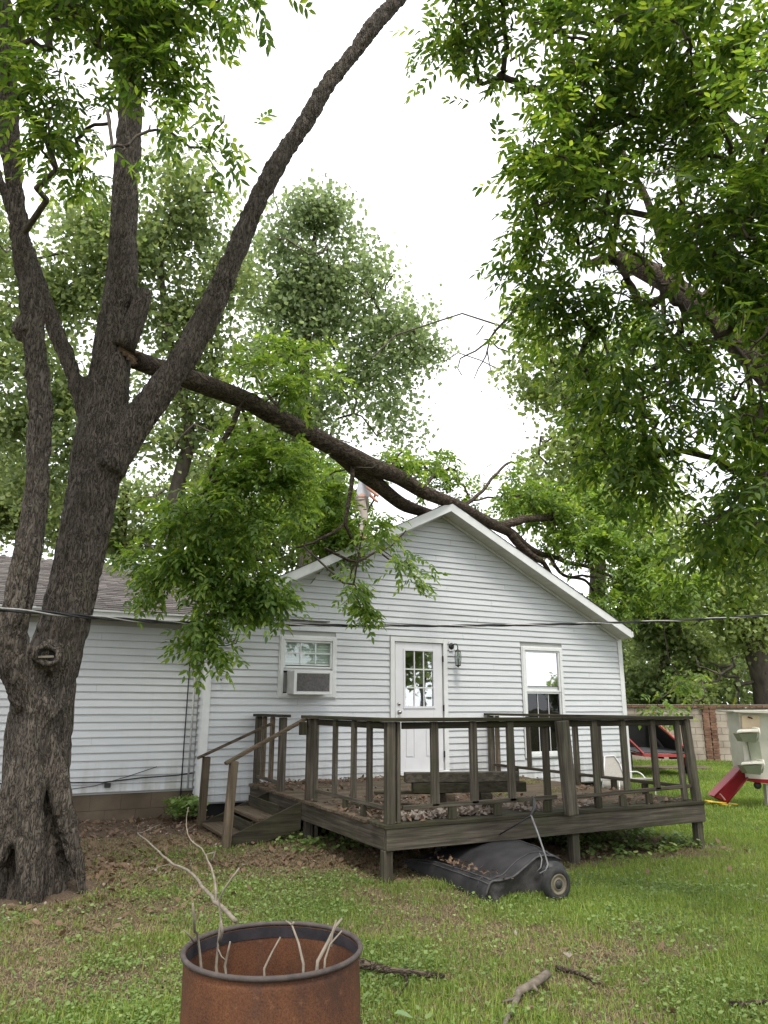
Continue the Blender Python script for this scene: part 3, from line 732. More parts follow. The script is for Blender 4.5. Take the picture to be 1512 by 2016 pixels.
# right railing
rx = DX1-.045
post(rx, 10.77, .09, .09); post(rx+.01, 10.60, .05, .08, mat=MWb[2])
for y in (9.75, 8.18, 7.72, 7.2): post(rx, y, .038, .09, z0=.66, nm='baluster')
post(rx, 8.86, .09, .09); post(rx, 8.66, .05, .09)
b = MB(); b.beam((rx, 6.7, RZ+.02), (rx, 10.86, RZ+.024), .15, .036); b.build('cap_rail', MWd[1], deck)
b = MB(); b.beam((rx, 6.72, .68), (rx, 8.6, .675), .04, .04); b.beam((rx, 8.92, .675), (rx, 10.7, .67), .04, .04); b.build('bottom_rail', MW[1], deck)
for y in (7.4, 7.95, 9.35, 10.1): b = MB(); b.box(rx-.018, rx+.018, y-.045, y+.045, DZ+.004, .655, .003); b.build('spacer_block', MWd[2], deck)
# steps
sy0, sy1 = 8.80, 10.02; bx = 2.50
for y in (sy0, sy1):
    b = MB(); b.prism([(DX0-.022, y-.02, .50), (DX0-.022, y-.02, .20), (bx+.05, y-.02, .0), (bx+.02, y-.02, .18)], (0, .04, 0)); b.build('stringer', MWd[0], deck)
for i, (x, z) in enumerate(((2.62, .17), (2.95, .345))):
    b = MB(); b.box(x-.13, x+.13, sy0+.022, sy1-.022, z-.036, z, .004); b.build('tread', MWb[1], deck)
for i, (x, z) in enumerate(((2.74, .17), (3.06, .345))):
    b = MB(); b.box(x+.02, x+.04, sy0+.03, sy1-.03, z, z+.13, .002); b.build('riser', MWd[1], deck)
b = MB(); b.beam((2.455, sy0-.07, .02), (2.50, sy0-.07, .99), .09, .09, up=(0, 1, 0), c=.006); b.build('stair_post', MWb[2], deck)
b = MB(); b.beam((2.50, sy1+.07, .02), (2.52, sy1+.07, .96), .09, .09, up=(0, 1, 0), c=.006); b.build('stair_post', MWb[2], deck)
b = MB(); b.beam((2.40, sy0-.07, .965), (3.37, sy0-.06, 1.455), .09, .036); b.build('handrail', MWb[0], deck)
b = MB(); b.beam((2.40, sy1+.07, .945), (3.34, 9.80, 1.40), .09, .036); b.build('handrail', MWb[0], deck)
b = MB(); b.box(3.26, 3.34, 8.62, 8.68, 1.27, 1.42, .004); b.build('rail_bracket', MWd[2], deck)
# lumber stack on the deck
for lab, (p0, p1, w_, h_, mt) in {
    'mossy timber lying on top of the small lumber stack on the deck': ((4.02, 7.42, .86), (5.22, 7.02, .86), .13, .10, MW[0]),
    'lower squared timber in the small lumber stack on the deck': ((4.08, 7.36, .755), (5.28, 6.98, .755), .13, .10, MWd[0]),
    'short wood block propping up the timbers near the deck edge': ((4.78, 6.98, .617), (4.93, 7.26, .617), .12, .17, MWd[0]),
    'reddish brown wood block under the middle of the stacked timbers': ((4.42, 7.13, .617), (4.50, 7.40, .617), .10, .17, MWb[0]),
    'thin grey plank sticking out left of the stacked timbers': ((3.75, 7.62, .70), (4.5, 7.3, .70), .09, .03, MWd[0]),
    'loose brown board slanting across the leaf litter on the deck': ((3.62, 7.95, .56), (4.05, 7.05, .56), .09, .03, MWb[0]),
    'second loose board beside the slanting one on the deck': ((3.95, 8.2, .56), (4.25, 7.35, .56), .09, .03, MWb[0])}.items():
    b = MB(); b.beam(p0, p1, w_, h_, c=.005); o = b.build('timber', mt); tag(o, lab, 'timber', 'loose lumber on the deck')

# ================================================================== TREES
def poly_px(pts, Yf):
    """photo points with half widths, at depth plane Y (number or function of index fraction) -> world points, radii"""
    P = []; R = []; n = len(pts)
    for i, (u, v, hw) in enumerate(pts):
        Y = Yf(i/(n-1)) if callable(Yf) else Yf
        p = atY(u, v, Y); P.append(p); R.append(hw*depth(p)/F_/float(np.linalg.norm(ray(u, v))))
    return P, R
def dens(P, R, step=.12):
    """resample smoothly (catmull-rom)"""
    P = np.array(P, float); R = np.array(R, float); out = []; ro = []
    n = len(P)
    for i in range(n-1):
        p0, p1, p2, p3 = P[max(i-1, 0)], P[i], P[i+1], P[min(i+2, n-1)]
        k = max(1, int(np.linalg.norm(p2-p1)/step))
        for j in range(k):
            t = j/k; t2 = t*t; t3 = t2*t
            out.append(.5*((2*p1)+(-p0+p2)*t+(2*p0-5*p1+4*p2-p3)*t2+(-p0+3*p1-3*p2+p3)*t3)); ro.append(R[i]*(1-t)+R[i+1]*t)
    out.append(P[-1]); ro.append(R[-1]); return np.array(out), np.array(ro)
def wobble(P, a, sc=2., seed=0):
    P = np.array(P, float); n = np.stack([vnoise(P*sc+seed+31*k) for k in range(3)], -1)-.5
    w_ = np.minimum(np.arange(len(P)), 4)/4.
    return P+n*a*w_[:, None]

def voxel_merge(mb, name, voxel, mat, parent, smooth_it, disp):
    o = mb.build(name, mat, parent)
    md = o.modifiers.new('r', 'REMESH'); md.mode = 'VOXEL'; md.voxel_size = voxel
    ms = o.modifiers.new('s', 'SMOOTH'); ms.factor = .5; ms.iterations = smooth_it
    dg = bpy.context.evaluated_depsgraph_get(); dg.update()
    me = bpy.data.meshes.new_from_object(o.evaluated_get(dg)); o.modifiers.clear(); me.name = name
    n = len(me.vertices); V = np.empty(n*3, np.float32); me.vertices.foreach_get('co', V); V = V.reshape(-1, 3)
    Nn = np.empty(n*3, np.float32); me.vertices.foreach_get('normal', Nn); Nn = Nn.reshape(-1, 3)
    V = V+Nn*disp(V.astype(float))[:, None].astype(np.float32)
    me.vertices.foreach_set('co', V.ravel()); me.update()
    me.materials.clear(); me.materials.append(mat); o.data = me
    me.polygons.foreach_set('use_smooth', [True]*len(me.polygons))
    return o

def barkdisp(V, a=.026):
    W = V+(fbm(V*3., 2)-.5)[:, None]*.12
    r = np.clip(np.abs(fbm(W*np.array([15, 15, 3.0]), 3)-.5)*5, 0, 1)
    return -.018+(r-.5)*a+(fbm(V*np.array([2.2, 2.2, 1.4]), 2)-.5)*.045

def branch_net(skel, skr, pts, rr, jitter=.15):
    """connect each cluster point to the nearest node grown so far; returns list of polylines (P, R)"""
    nodes = [np.array(p) for p in skel]; par = [-1]*len(nodes)
    S = np.array(skel); order = np.argsort([np.min(np.linalg.norm(S-p, axis=1)) for p in pts])
    A = np.array(nodes); paths = []; tip = []
    cnt = [0]*len(nodes)
    for oi in order:
        p = pts[oi]; dd = np.linalg.norm(A-p, axis=1); dd = dd+.25*np.maximum(0, A[:, 2]-p[2]); j = int(np.argmin(dd))
        q = A[j]; m1 = q+(p-q)*.4+rr.normal(size=3)*jitter*np.linalg.norm(p-q)*.5+np.array([0, 0, .08*np.linalg.norm(p-q)])
        m2 = q+(p-q)*.75+rr.normal(size=3)*jitter*np.linalg.norm(p-q)*.4
        k0 = len(A); A = np.vstack([A, m1, m2, p]); par += [j, k0, k0+1]; cnt += [0, 0, 0]; tip.append(k0+2)
    load = np.zeros(len(A))
    for tp in tip: load[tp] += 1
    for i in range(len(A)-1, len(skel)-1, -1):
        load[par[i]] += load[i]
    r = np.minimum(.0032*np.sqrt(load)+.0015, .022)
    segs = []
    for i in range(len(skel), len(A)):
        j = par[i]; r0 = r[j] if j >= len(skel) else r[i]*1.15
        segs.append((A[j], A[i], min(r0, r[i]*1.6), r[i]))
    return segs
def seg_mesh(segs, name, mat, parent, k=5, rs=1.):
    A = np.array([s[0] for s in segs]); B = np.array([s[1] for s in segs]); ra = np.array([s[2] for s in segs])*rs; rb_ = np.array([s[3] for s in segs])*rs
    d = B-A; d /= np.linalg.norm(d, axis=1, keepdims=True)+1e-9
    ref = np.where(np.abs(d[:, 2:3]) < .9, np.array([[0, 0, 1.]]), np.array([[1., 0, 0]])); u = np.cross(d, ref); u /= np.linalg.norm(u, axis=1, keepdims=True); v = np.cross(d, u)
    n = len(A); V = np.zeros((n, 2*k, 3)); 
    for j in range(k):
        an = 2*math.pi*j/k; o = u*math.cos(an)+v*math.sin(an); V[:, j] = A+o*ra[:, None]; V[:, k+j] = B+o*rb_[:, None]
    base = np.arange(n)[:, None]*2*k; F = [np.stack([base[:, 0]+j, base[:, 0]+(j+1) % k, base[:, 0]+k+(j+1) % k, base[:, 0]+k+j], 1) for j in range(k)]
    me = npmesh(name, V.reshape(-1, 3)-np.array(WL[parent.name]), np.concatenate(F)); o = link(name, me, mat, parent, smooth=True); o['kind'] = 'stuff'; return o
def norm(a): return a/(np.linalg.norm(a, axis=-1, keepdims=True)+1e-9)
def compound_leaves(P, Dr, Ln, lw, rr, pairs=5, detail=True, droop=.5, lsc=1.):
    """pinnate leaves: rachis of length Ln from P along Dr; leaflets lw=(length,width)"""
    N = len(P); Z = np.array([0, 0, 1.]); s = norm(np.cross(Dr, Z)+1e-4*rr.normal(size=(N, 3)))
    roll = rr.uniform(-.7, .7, (N, 1)); up = norm(np.cross(s, Dr)); s2 = s*np.cos(roll)+up*np.sin(roll); up2 = norm(np.cross(s2, Dr))
    Vs = []; 
    for kk in range(2*pairs+1):
        t = 1. if kk == 2*pairs else .22+.75*(kk//2)/(pairs-.5); sg = 0 if kk == 2*pairs else (1 if kk % 2 else -1)
        B = P+Dr*(Ln*t)[:, None]-Z*(droop*(Ln*t*t))[:, None]*.55
        an = rr.uniform(.75, 1.05, (N, 1)) if sg else rr.uniform(-.1, .1, (N, 1))
        d = norm(Dr*np.cos(an)+s2*np.sin(an)*(sg if sg else 1)-Z*(droop*(.35+.4*rr.random((N, 1))))+rr.normal(size=(N, 3))*.14)
        w_ = norm(np.cross(d, up2+rr.normal(size=(N, 3))*.22)); nn = norm(np.cross(w_, d))
        sc = (1-.35*abs(t-.7))*lsc; l = (lw[0]*rr.uniform(.75, 1.2, N)*sc)[:, None]; wd = (lw[1]*rr.uniform(.85, 1.2, N)*sc)[:, None]
        f = -.28*wd
        if detail:
            vs = [B, B+d*l*.28+w_*wd*.8-nn*f, B+d*l*.62+w_*wd*.75-nn*f*.7-Z*l*.05, B+d*l-Z*l*.12, B+d*l*.62-w_*wd*.75-nn*f*.7-Z*l*.05, B+d*l*.28-w_*wd*.8-nn*f]
        else:
            vs = [B, B+d*l*.42+w_*wd-nn*f, B+d*l-Z*l*.1, B+d*l*.42-w_*wd-nn*f]
        Vs.append(np.stack(vs, 1))
    V = np.stack(Vs, 1); k = V.shape[2]; V = V.reshape(-1, k, 3); n = len(V); b = np.arange(n)*k
    if detail: F = np.concatenate([np.stack([b, b+1, b+2, b+3], 1), np.stack([b, b+3, b+4, b+5], 1)])
    else: F = np.concatenate([np.stack([b, b+1, b+2], 1), np.stack([b, b+2, b+3], 1)])
    return V.reshape(-1, 3), F
def simple_leaves(P, size, rr, updown=.6):
    """broad single leaves: folded quads"""
    N = len(P); d = norm(rr.normal(size=(N, 3))-np.array([0, 0, .35])); w_ = norm(np.cross(d, rr.normal(size=(N, 3))+np.array([0, 0, updown*2]))); nn = np.cross(w_, d)
    l = (size*rr.uniform(.7, 1.3, N))[:, None]; a = P; V = np.stack([a, a+d*l*.45+w_*l*.48+nn*l*.12, a+d*l, a+d*l*.45-w_*l*.48+nn*l*.12], 1)
    b = np.arange(N)*4; return V.reshape(-1, 3), np.concatenate([np.stack([b, b+1, b+2], 1), np.stack([b, b+2, b+3], 1)])
def blob_pts(blobs, Df, n_per_m2, rr, zr=.8, hole=.42, hs=1.2, seed=0):
    """blobs: (u,v,rx,ry[,depth]) ellipses of foliage at a distance from the camera"""
    out = []
    for bl in blobs:
        u, v, rx, ry = bl[:4]; d = bl[4] if len(bl) > 4 else Df
        c = atD(u, v, d); ax, ay = rx*d/F_, ry*d/F_; az = zr*(ax+ay)/2
        n = max(3, int(n_per_m2*ax*ay*4)); q = norm(rr.normal(size=(n, 3)))*(rr.random((n, 1))**.4)
        fl = np.array([FW[0], FW[1], 0]); fl /= np.linalg.norm(fl)
        p = c+q[:, :1]*ax*RT+q[:, 1:2]*ay*UP+q[:, 2:]*az*fl
        p = p[fbm(p*hs+seed, 2) > hole]
        out.append(p)
    return np.concatenate(out)
def mesh_leaves(V, F, name, mat, parent):
    me = npmesh(name, V-np.array(WL[parent.name]), F); return link(name, me, mat, parent)
CLEAR = []      # (photo path, half width, distance): branches that stay visible
def in_front(P, extra=.05):
    d = P-CAM; z = d@FW; u = 756+(d@R2)/z*F_; v = 1008-(d@U2)/z*F_; bad = np.zeros(len(P), bool)
    for path, w_, dist in CLEAR:
        for (u0, v0), (u1, v1) in zip(path[:-1], path[1:]):
            a = np.array([u1-u0, v1-v0]); t = np.clip(((u-u0)*a[0]+(v-v0)*a[1])/(a@a), 0, 1); bad |= (np.hypot(u-u0-t*a[0], v-v0-t*a[1]) < w_) & (z < dist+extra)
    return bad
def crown(parent, blobs, Df, skel, skr, mat, seed, n_cl=9, leaves=6, Ln=.30, lw=(.115, .019), pairs=5, detail=True, droop=.55, hole=.40, hs=1.3, zr=.8, spread=.10, rs=1., name='crown', twigs=True, rmat=None):
    rr = np.random.default_rng(seed)
    C = blob_pts(blobs, Df, n_cl, rr, zr=zr, hole=hole, hs=hs, seed=seed)
    if twigs:
        segs = branch_net(skel, skr, C, rr); seg_mesh(segs, 'twigs', rmat or M_twig, parent, 5, rs)
    N = len(C)*leaves; P = np.repeat(C, leaves, 0)+rr.normal(size=(N, 3))*spread
    S = np.array(skel); cen = C.mean(0)
    out = norm(np.repeat(C-cen, leaves, 0)); kp2 = ~in_front(P); P = P[kp2]; out = out[kp2]; N = len(P); Dr = norm(out*.35+rr.normal(size=(N, 3))*np.array([1, 1, .5])-np.array([0, 0, .25*droop]))
    V, F = compound_leaves(P, Dr, Ln*rr.uniform(.7, 1.2, N), lw, rr, pairs, detail, droop)
    return mesh_leaves(V, F, name, mat, parent), len(F)

# ---- main pecan tree ------------------------------------------------
tree = empty('pecan_tree', (.55, 7.75, 0), 'massive multi-stemmed tree with furrowed grey bark at the left, shading the wing of the house', 'tree')
main_px = [(66, 1800, 92), (68, 1740, 88), (70, 1650, 80), (74, 1550, 73), (80, 1450, 70), (94, 1350, 62), (119, 1270, 56), (141, 1180, 54), (162, 1080, 54), (180, 980, 55), (195, 900, 58), (204, 830, 52)]
mainP, mainR = dens(*poly_px(main_px, 7.8))
cenP, cenR = dens(*poly_px([(190, 900, 48), (206, 800, 48), (214, 740, 44), (222, 680, 41), (231, 600, 37), (238, 500, 33), (243, 400, 31), (247, 300, 31), (250, 200, 29), (252, 100, 27), (256, -60, 24), (262, -260, 20), (275, -460, 14)], lambda f: 7.8+.4*f))
rtP, rtR = dens(*poly_px([(205, 930, 46), (250, 858, 38), (300, 790, 34), (345, 730, 31), (385, 665, 29), (420, 600, 28), (450, 530, 26), (478, 460, 25), (505, 400, 24), (530, 340, 24), (568, 280, 22), (612, 215, 21), (655, 150, 21), (705, 85, 21), (762, 15, 21), (830, -60, 20), (930, -180, 18), (1010, -330, 14)], lambda f: 7.7-.5*f))
lfP, lfR = dens(*poly_px([(200, 900, 40), (172, 815, 26), (150, 765, 21), (128, 700, 20), (106, 640, 20), (84, 585, 19), (55, 510, 20), (20, 420, 18), (-30, 300, 15), (-90, 150, 10)], lambda f: 7.8+.5*f))
lsP, lsR = dens(*poly_px([(95, 1420, 45), (58, 1372, 44), (32, 1325, 43), (24, 1260, 37), (38, 1180, 35), (58, 1080, 34), (72, 980, 29), (76, 900, 27), (74, 800, 27), (69, 700, 29), (60, 600, 30), (46, 520, 29), (32, 420, 28), (22, 320, 26), (14, 200, 25), (8, 100, 24), (-4, -40, 24), (-30, -200, 17)], lambda f: 7.55-.25*min(1, f*4)))
tb = MB()
for P, R in ((mainP, mainR), (cenP, cenR), (rtP, rtR), (lfP, lfR), (lsP, lsR)):
    tb.tube(wobble(P, .045, 1.6), R, 16)
for pts, Y in (([(84, 1400, 18), (112, 1530, 28), (138, 1640, 27), (156, 1710, 23), (170, 1765, 17), (190, 1800, 8)], 7.5), ([(66, 1400, 20), (60, 1550, 34), (62, 1690, 33), (66, 1780, 27), (60, 1850, 12)], 7.38),
               ([(56, 1420, 20), (28, 1560, 34), (0, 1680, 32), (-20, 1740, 24), (-44, 1785, 12)], 7.5), ([(95, 1440, 20), (112, 1600, 28), (128, 1700, 20), (150, 1770, 9)], 8.0), ([(60, 1500, 30), (20, 1650, 40), (-40, 1700, 20)], 8.2)):
    P, R = dens(*poly_px(pts, Y)); tb.tube(P, R, 12)
# scar collar of an old cut limb, swellings
for (u, v, r_, Y) in ((92, 1296, 34, 7.52), (45, 655, 24, 7.35), (258, 645, 20, 7.78)):
    p = atY(u, v, Y); rr_ = r_*depth(p)/F_; tb.tube([p-np.array([0, .02, rr_]), p-np.array([0, .05, rr_*.3]), p+np.array([0, -.05, rr_*.4]), p+np.array([0, -.02, rr_])], [rr_*.5, rr_, rr_*.95, rr_*.4], 14)
trunk = voxel_merge(tb, 'trunk', .019, M_bark, tree, 14, barkdisp)
# knot: collar ring and hollow
from mathutils.bvhtree import BVHTree
_bt = BVHTree.FromPolygons([v.co+trunk.location+tree.location for v in trunk.data.vertices], [p.vertices[:] for p in trunk.data.polygons])
def on_trunk(u, v):
    h = _bt.ray_cast(Vector(CAM), Vector(ray(u, v)).normalized()); return h[0] if h[0] is not None else Vector(atY(u, v, 7.4))
kp = on_trunk(93, 1293)+Vector((0, -.02, 0))
b = MB()
ring = [Vector(kp)+Vector((.10*math.cos(a), -.01+.02*math.sin(2*a), .075*math.sin(a)+.01*math.cos(3*a))) for a in [i*math.pi/8 for i in range(17)]]
b.tube(ring, [.024+.006*math.sin(i*1.7) for i in range(17)], 8); b.build('knot_collar', M_bark, tree, smooth=True)
b = MB(); b.lathe(Vector(kp)+Vector((0, .015, 0)), (0, -1, 0), [(.10, 0), (.05, -.012), (0, -.02)], 12); b.build('knot_hollow_shade', M_dark, tree)  # shallow near-black dish, the hole's shade is put into its colour
b = MB(); b.beam(Vector(kp)+Vector((-.07, -.012, -.02)), Vector(kp)+Vector((.06, -.012, -.012)), .012, .02, c=.003); b.build('knot_splinter', M_drytwig, tree)
# snapped stub
sp, sr = dens(*poly_px([(240, 690, 26), (262, 640, 22), (275, 600, 19), (283, 578, 17)], 7.75))
b = MB(); b.tube(sp, sr, 10)
top = Vector(sp[-1]); 
for i in range(7): a = i*.9; b.tube([top+Vector((.05*math.cos(a), .05*math.sin(a), -.05)), top+Vector((.045*math.cos(a), .045*math.sin(a), .03+.05*((i*37) % 5)/5))], [.03, .006], 4)
b.build('broken_stub', M_bark, tree, smooth=True)
CLEAR = [([(470, 480), (500, 400), (570, 280), (655, 150), (760, 20)], 46, 9), ([(235, 560), (243, 400), (248, 290)], 40, 9), ([(60, 600), (45, 520), (30, 420), (20, 330)], 30, 9), ([(12, 300), (5, 60)], 14, 9), ([(248, 290), (251, 190)], 16, 9)]
skL = np.concatenate([cenP[20:], lsP[-40:], lfP[-20:]])
UL = [(150, 40, 170, 90), (70, 170, 90, 90), (330, 40, 140, 90), (435, 50, 70, 55), (480, 15, 60, 45, 5.6), (290, 170, 120, 80), (400, 225, 75, 50, 5.6), (150, 260, 95, 80), (330, 265, 90, 45, 5.8), (60, 320, 50, 60), (400, 310, 36, 24, 5.8), (230, 290, 70, 50, 5.6), (140, 350, 60, 50, 6.5), (40, 40, 60, 60), (150, -120, 300, 120), (420, -120, 160, 70)]
UL = [(q[0], q[1]-14, max(8, q[2]-24), max(8, q[3]-24))+tuple(q[4:]) for q in UL]
_, nf = crown(tree, UL, 6.3, skL, None, M_leaf_near, 21, n_cl=44, leaves=6, hole=.37, Ln=.26, lw=(.095, .020), pairs=4, rs=1.3, droop=.5, hs=1.8)
NF = [nf]

CLEAR = [([(0, 20), (1512, 20)], 60, 99), ([(0, 120), (1512, 120)], 60, 99)]
OV = [(300, -330, 420, 150, 7.2), (-200, -260, 300, 220, 6.5), (760, -420, 340, 170, 7.5), (250, -700, 600, 220, 7), (-500, 100, 260, 400, 6.5), (900, -900, 500, 200, 7), (1300, -500, 300, 200, 6.5)]
_, nf = crown(tree, OV, 7, np.concatenate([cenP[-8:], rtP[-8:], lsP[-8:]]), None, M_leaf_near, 22, n_cl=7, leaves=7, hole=.38, Ln=.34, lw=(.15, .036), pairs=3, rs=1.5, droop=.5, detail=False, spread=.2)
NF.append(nf)
# ---- fallen limb ----------------------------------------------------
limb_px = [(258, 708, 24), (285, 716, 24), (320, 726, 24), (360, 742, 25), (400, 758, 25), (450, 776, 24), (500, 797, 23), (550, 822, 23), (600, 850, 22), (650, 880, 22), (700, 908, 23), (745, 928, 20), (790, 946, 18), (840, 968, 16), (880, 986, 15)]
def limbY(f): return 7.95+(10.62-7.95)*f
LP, LR = poly_px(limb_px, limbY)
for (u, v, hw, Y) in ((925, 1008, 14, 10.9), (975, 1033, 13, 11.2), (1012, 1053, 11, 11.5), (1045, 1078, 9, 11.8), (1075, 1093, 6.5, 12.0), (1120, 1103, 5.5, 12.3), (1180, 1126, 4.5, 12.6), (1232, 1150, 3, 12.9)):
    p = atY(u, v, Y); LP.append(p); LR.append(hw*depth(p)/F_/float(np.linalg.norm(ray(u, v))))
limb = empty('fallen_limb', LP[14], 'long snapped leafy limb torn from the big trunk and lying across the roof peak', 'fallen limb')
LPd, LRd = dens(LP, LR); LPd = wobble(LPd, .10, 1.3, 5)
lb = MB(); lb.tube(LPd, LRd*.84, 14)
L2P, L2R = dens(*poly_px([(660, 888, 20), (700, 915, 20), (738, 948, 18), (770, 975, 16), (800, 998, 15), (835, 1008, 12), (870, 1012, 8)], lambda f: 9.75+1.45*f))
L2P = wobble(L2P, .08, 1.5, 9); lb.tube(L2P, L2R*.84, 12)
subs = []
for pts, Y0, Y1 in (([(975, 1033, 9), (1005, 1030, 9), (1040, 1021, 8), (1075, 1018, 7.5), (1110, 1017, 6), (1150, 1006, 4), (1190, 985, 2.5)], 11.2, 12.2),
                    ([(1005, 1050, 9), (1025, 1075, 8), (1050, 1097, 7), (1072, 1108, 5), (1085, 1130, 4)], 11.4, 11.9),
                    ([(905, 1000, 5), (925, 985, 4), (950, 965, 3.5), (975, 935, 3), (1000, 912, 2.5), (1030, 905, 2)], 10.9, 12.2),
                    ([(1080, 1092, 4), (1110, 1130, 3.5), (1150, 1140, 3), (1180, 1180, 2.5), (1195, 1215, 2)], 12.0, 12.6),
                    ([(694, 920, 5), (692, 955, 4.5), (684, 1000, 4), (680, 1035, 3.5), (690, 1060, 3)], 9.8, 9.9),
                    ([(680, 1030, 3.5), (655, 1050, 3), (620, 1070, 2.5), (585, 1080, 2)], 9.9, 9.6),
                    ([(470, 803, 6), (455, 840, 6), (437, 870, 5), (428, 905, 4.5), (412, 945, 4.5), (405, 975, 4)], 8.9, 9.0),
                    ([(405, 970, 4), (418, 1020, 3.5), (425, 1060, 3), (450, 1090, 2.5), (400, 1120, 2)], 9.0, 9.3),
                    ([(476, 806, 4), (490, 850, 3), (497, 890, 2.5)], 8.95, 9.2),
                    ([(640, 1080, 3), (670, 1095, 3), (705, 1105, 2.5), (740, 1085, 2.2), (770, 1075, 2), (800, 1045, 1.5)], 10.1, 10.35),
                    ([(700, 1075, 2.5), (712, 1100, 2.2), (695, 1120, 2), (692, 1140, 2)], 10.2, 10.35),
                    ([(745, 1085, 2), (765, 1100, 1.8), (785, 1110, 1.6), (800, 1118, 1.4)], 10.2, 10.35),
                    ([(560, 828, 4), (545, 800, 3.5), (520, 770, 3), (500, 740, 2.2)], 9.2, 9.6),
                    ([(780, 942, 4), (775, 915, 3), (790, 890, 2)], 10.2, 10.6), ([(830, 962, 4), (850, 940, 3), (858, 910, 2)], 10.5, 11.2)):
    n = len(pts); P, R = dens(*poly_px(pts, lambda f, a=Y0, c=Y1: a+(c-a)*f)); P = wobble(P, .05, 3, 3); subs.append((P, R)); lb.tube(P, R, 7)
lmb = lb.build('limb_wood', M_bark_limb, limb, smooth=True)
me = lmb.data; n = len(me.vertices); V = np.empty(n*3, np.float32); me.vertices.foreach_get('co', V); V = V.reshape(-1, 3); Nn = np.empty(n*3, np.float32); me.vertices.foreach_get('normal', Nn); Nn = Nn.reshape(-1, 3)
# torn end
e0 = Vector(LPd[0]); dr_ = (Vector(LPd[1])-e0).normalized(); b = MB()
rr_ = random.Random(2)
for i in range(22):
    a = i*.9; r_ = .10*math.sqrt(rr_.random()); o_ = dr_.orthogonal().normalized()*(r_*math.cos(a))+dr_.cross(dr_.orthogonal().normalized())*(r_*math.sin(a))
    b.tube([e0+o_+dr_*.03, e0+o_*1.02-dr_*rr_.uniform(.03, .16)+Vector((0, 0, rr_.uniform(-.02, .02)))], [.022, .004], 4)
b.build('torn_end', M_heart, limb)
b = MB()
for i in range(4):
    p = atY(232+i*9, 690+i*8, 7.7); q = atY(262+i*2, 700+i*6, 7.75); b.tube([p, q], [.03, .01], 5)
o = b.build('torn_fibres', M_heart, tree)
CLEAR = [([(300, 725), (400, 757), (500, 797), (600, 850), (700, 908), (790, 946), (880, 985), (980, 1035)], 34, 13), ([(980, 1035), (1045, 1078), (1120, 1103), (1180, 1126), (1232, 1150)], 20, 15), ([(1005, 1030), (1075, 1018), (1150, 1006)], 16, 15), ([(700, 915), (770, 975), (830, 1008)], 22, 12), ([(470, 805), (437, 870), (405, 970)], 12, 9.4), ([(694, 920), (684, 1000), (680, 1035)], 14, 10.5), ([(700, 935), (722, 965)], 20, 12)]
skF = np.concatenate([LPd[::2], L2P[::2]]+[P[::2] for P, R in subs])
LFB = [(430, 1050, 140, 120, 9.2), (520, 940, 120, 90, 9.4), (350, 1110, 90, 75, 9.2), (330, 1165, 55, 50, 9.3), (400, 1190, 75, 50, 9.1), (470, 1150, 80, 70, 9.3), (545, 1165, 52, 45, 9.3), (545, 770, 75, 55, 9.6), (490, 730, 60, 40, 9.8), (590, 730, 55, 45, 10.2),
       (405, 1235, 50, 32, 9.1), (425, 1285, 26, 26, 9.0), (375, 1275, 18, 18, 9.0), (520, 1205, 60, 22, 9.4), (590, 1020, 80, 90, 9.8), (640, 960, 55, 70, 10.1), (560, 860, 60, 40, 9.8), (440, 930, 50, 60, 9.3), (610, 1095, 60, 30, 9.9), (728, 1012, 34, 28, 10.1), (700, 1040, 34, 24, 10.1), (640, 1060, 60, 40, 10.0),
       (700, 1155, 26, 24, 10.3), (715, 1205, 44, 28, 10.3), (690, 1230, 22, 14, 10.3), (800, 1108, 20, 12, 10.35), (818, 1135, 22, 18, 10.35), (822, 1055, 14, 10, 10.4), (790, 1090, 8, 8, 10.35),
       (785, 905, 42, 32, 11.0), (860, 925, 42, 36, 11.8), (820, 945, 30, 25, 11.5), (900, 955, 25, 20, 12), (280, 1110, 30, 28, 9.5)]
LFB += [(255, 1085, 34, 30, 9.6), (300, 1150, 40, 30, 9.5), (600, 1060, 60, 40, 9.9), (655, 1015, 50, 40, 10.1), (610, 960, 70, 50, 10.1), (575, 1120, 45, 32, 9.6), (350, 1010, 70, 40, 9.4), (620, 700, 50, 50, 10.6), (660, 760, 40, 40, 10.8), (560, 690, 60, 36, 10.4), (690, 1060, 40, 24, 10.2), (640, 1100, 50, 22, 10.0), (700, 1100, 24, 16, 10.25)]
LFB += [(330, 1170, 70, 50, 9.3), (420, 1180, 100, 60, 9.1), (520, 1160, 80, 56, 9.3), (400, 1230, 66, 36, 9.1), (420, 1275, 40, 34, 9.0), (270, 1120, 50, 40, 9.5), (738, 1034, 66, 40, 9.9), (700, 1050, 56, 44, 9.9), (765, 1040, 44, 34, 10.0), (650, 1040, 60, 60, 9.9), (700, 1165, 20, 34, 10.3), (712, 1205, 34, 26, 10.3), (700, 720, 40, 40, 11), (480, 870, 60, 60, 9.6), (560, 930, 80, 70, 9.6)]
LFB = [(u, v, rx, ry, 11.9 if (575 <= u <= 705 and 950 <= v <= 1130) else d) for u, v, rx, ry, d in LFB]
LFB = [(u, v, max(6, rx-16), max(6, ry-18), d) for u, v, rx, ry, d in LFB]
_, nf = crown(limb, LFB, 9.3, skF, None, M_leaf_mid, 5, n_cl=38, leaves=6, Ln=.25, lw=(.110, .026), pairs=3, detail=True, hole=.41, hs=2.4, zr=.6, droop=.6, spread=.08, rs=.9)
NF.append(nf)
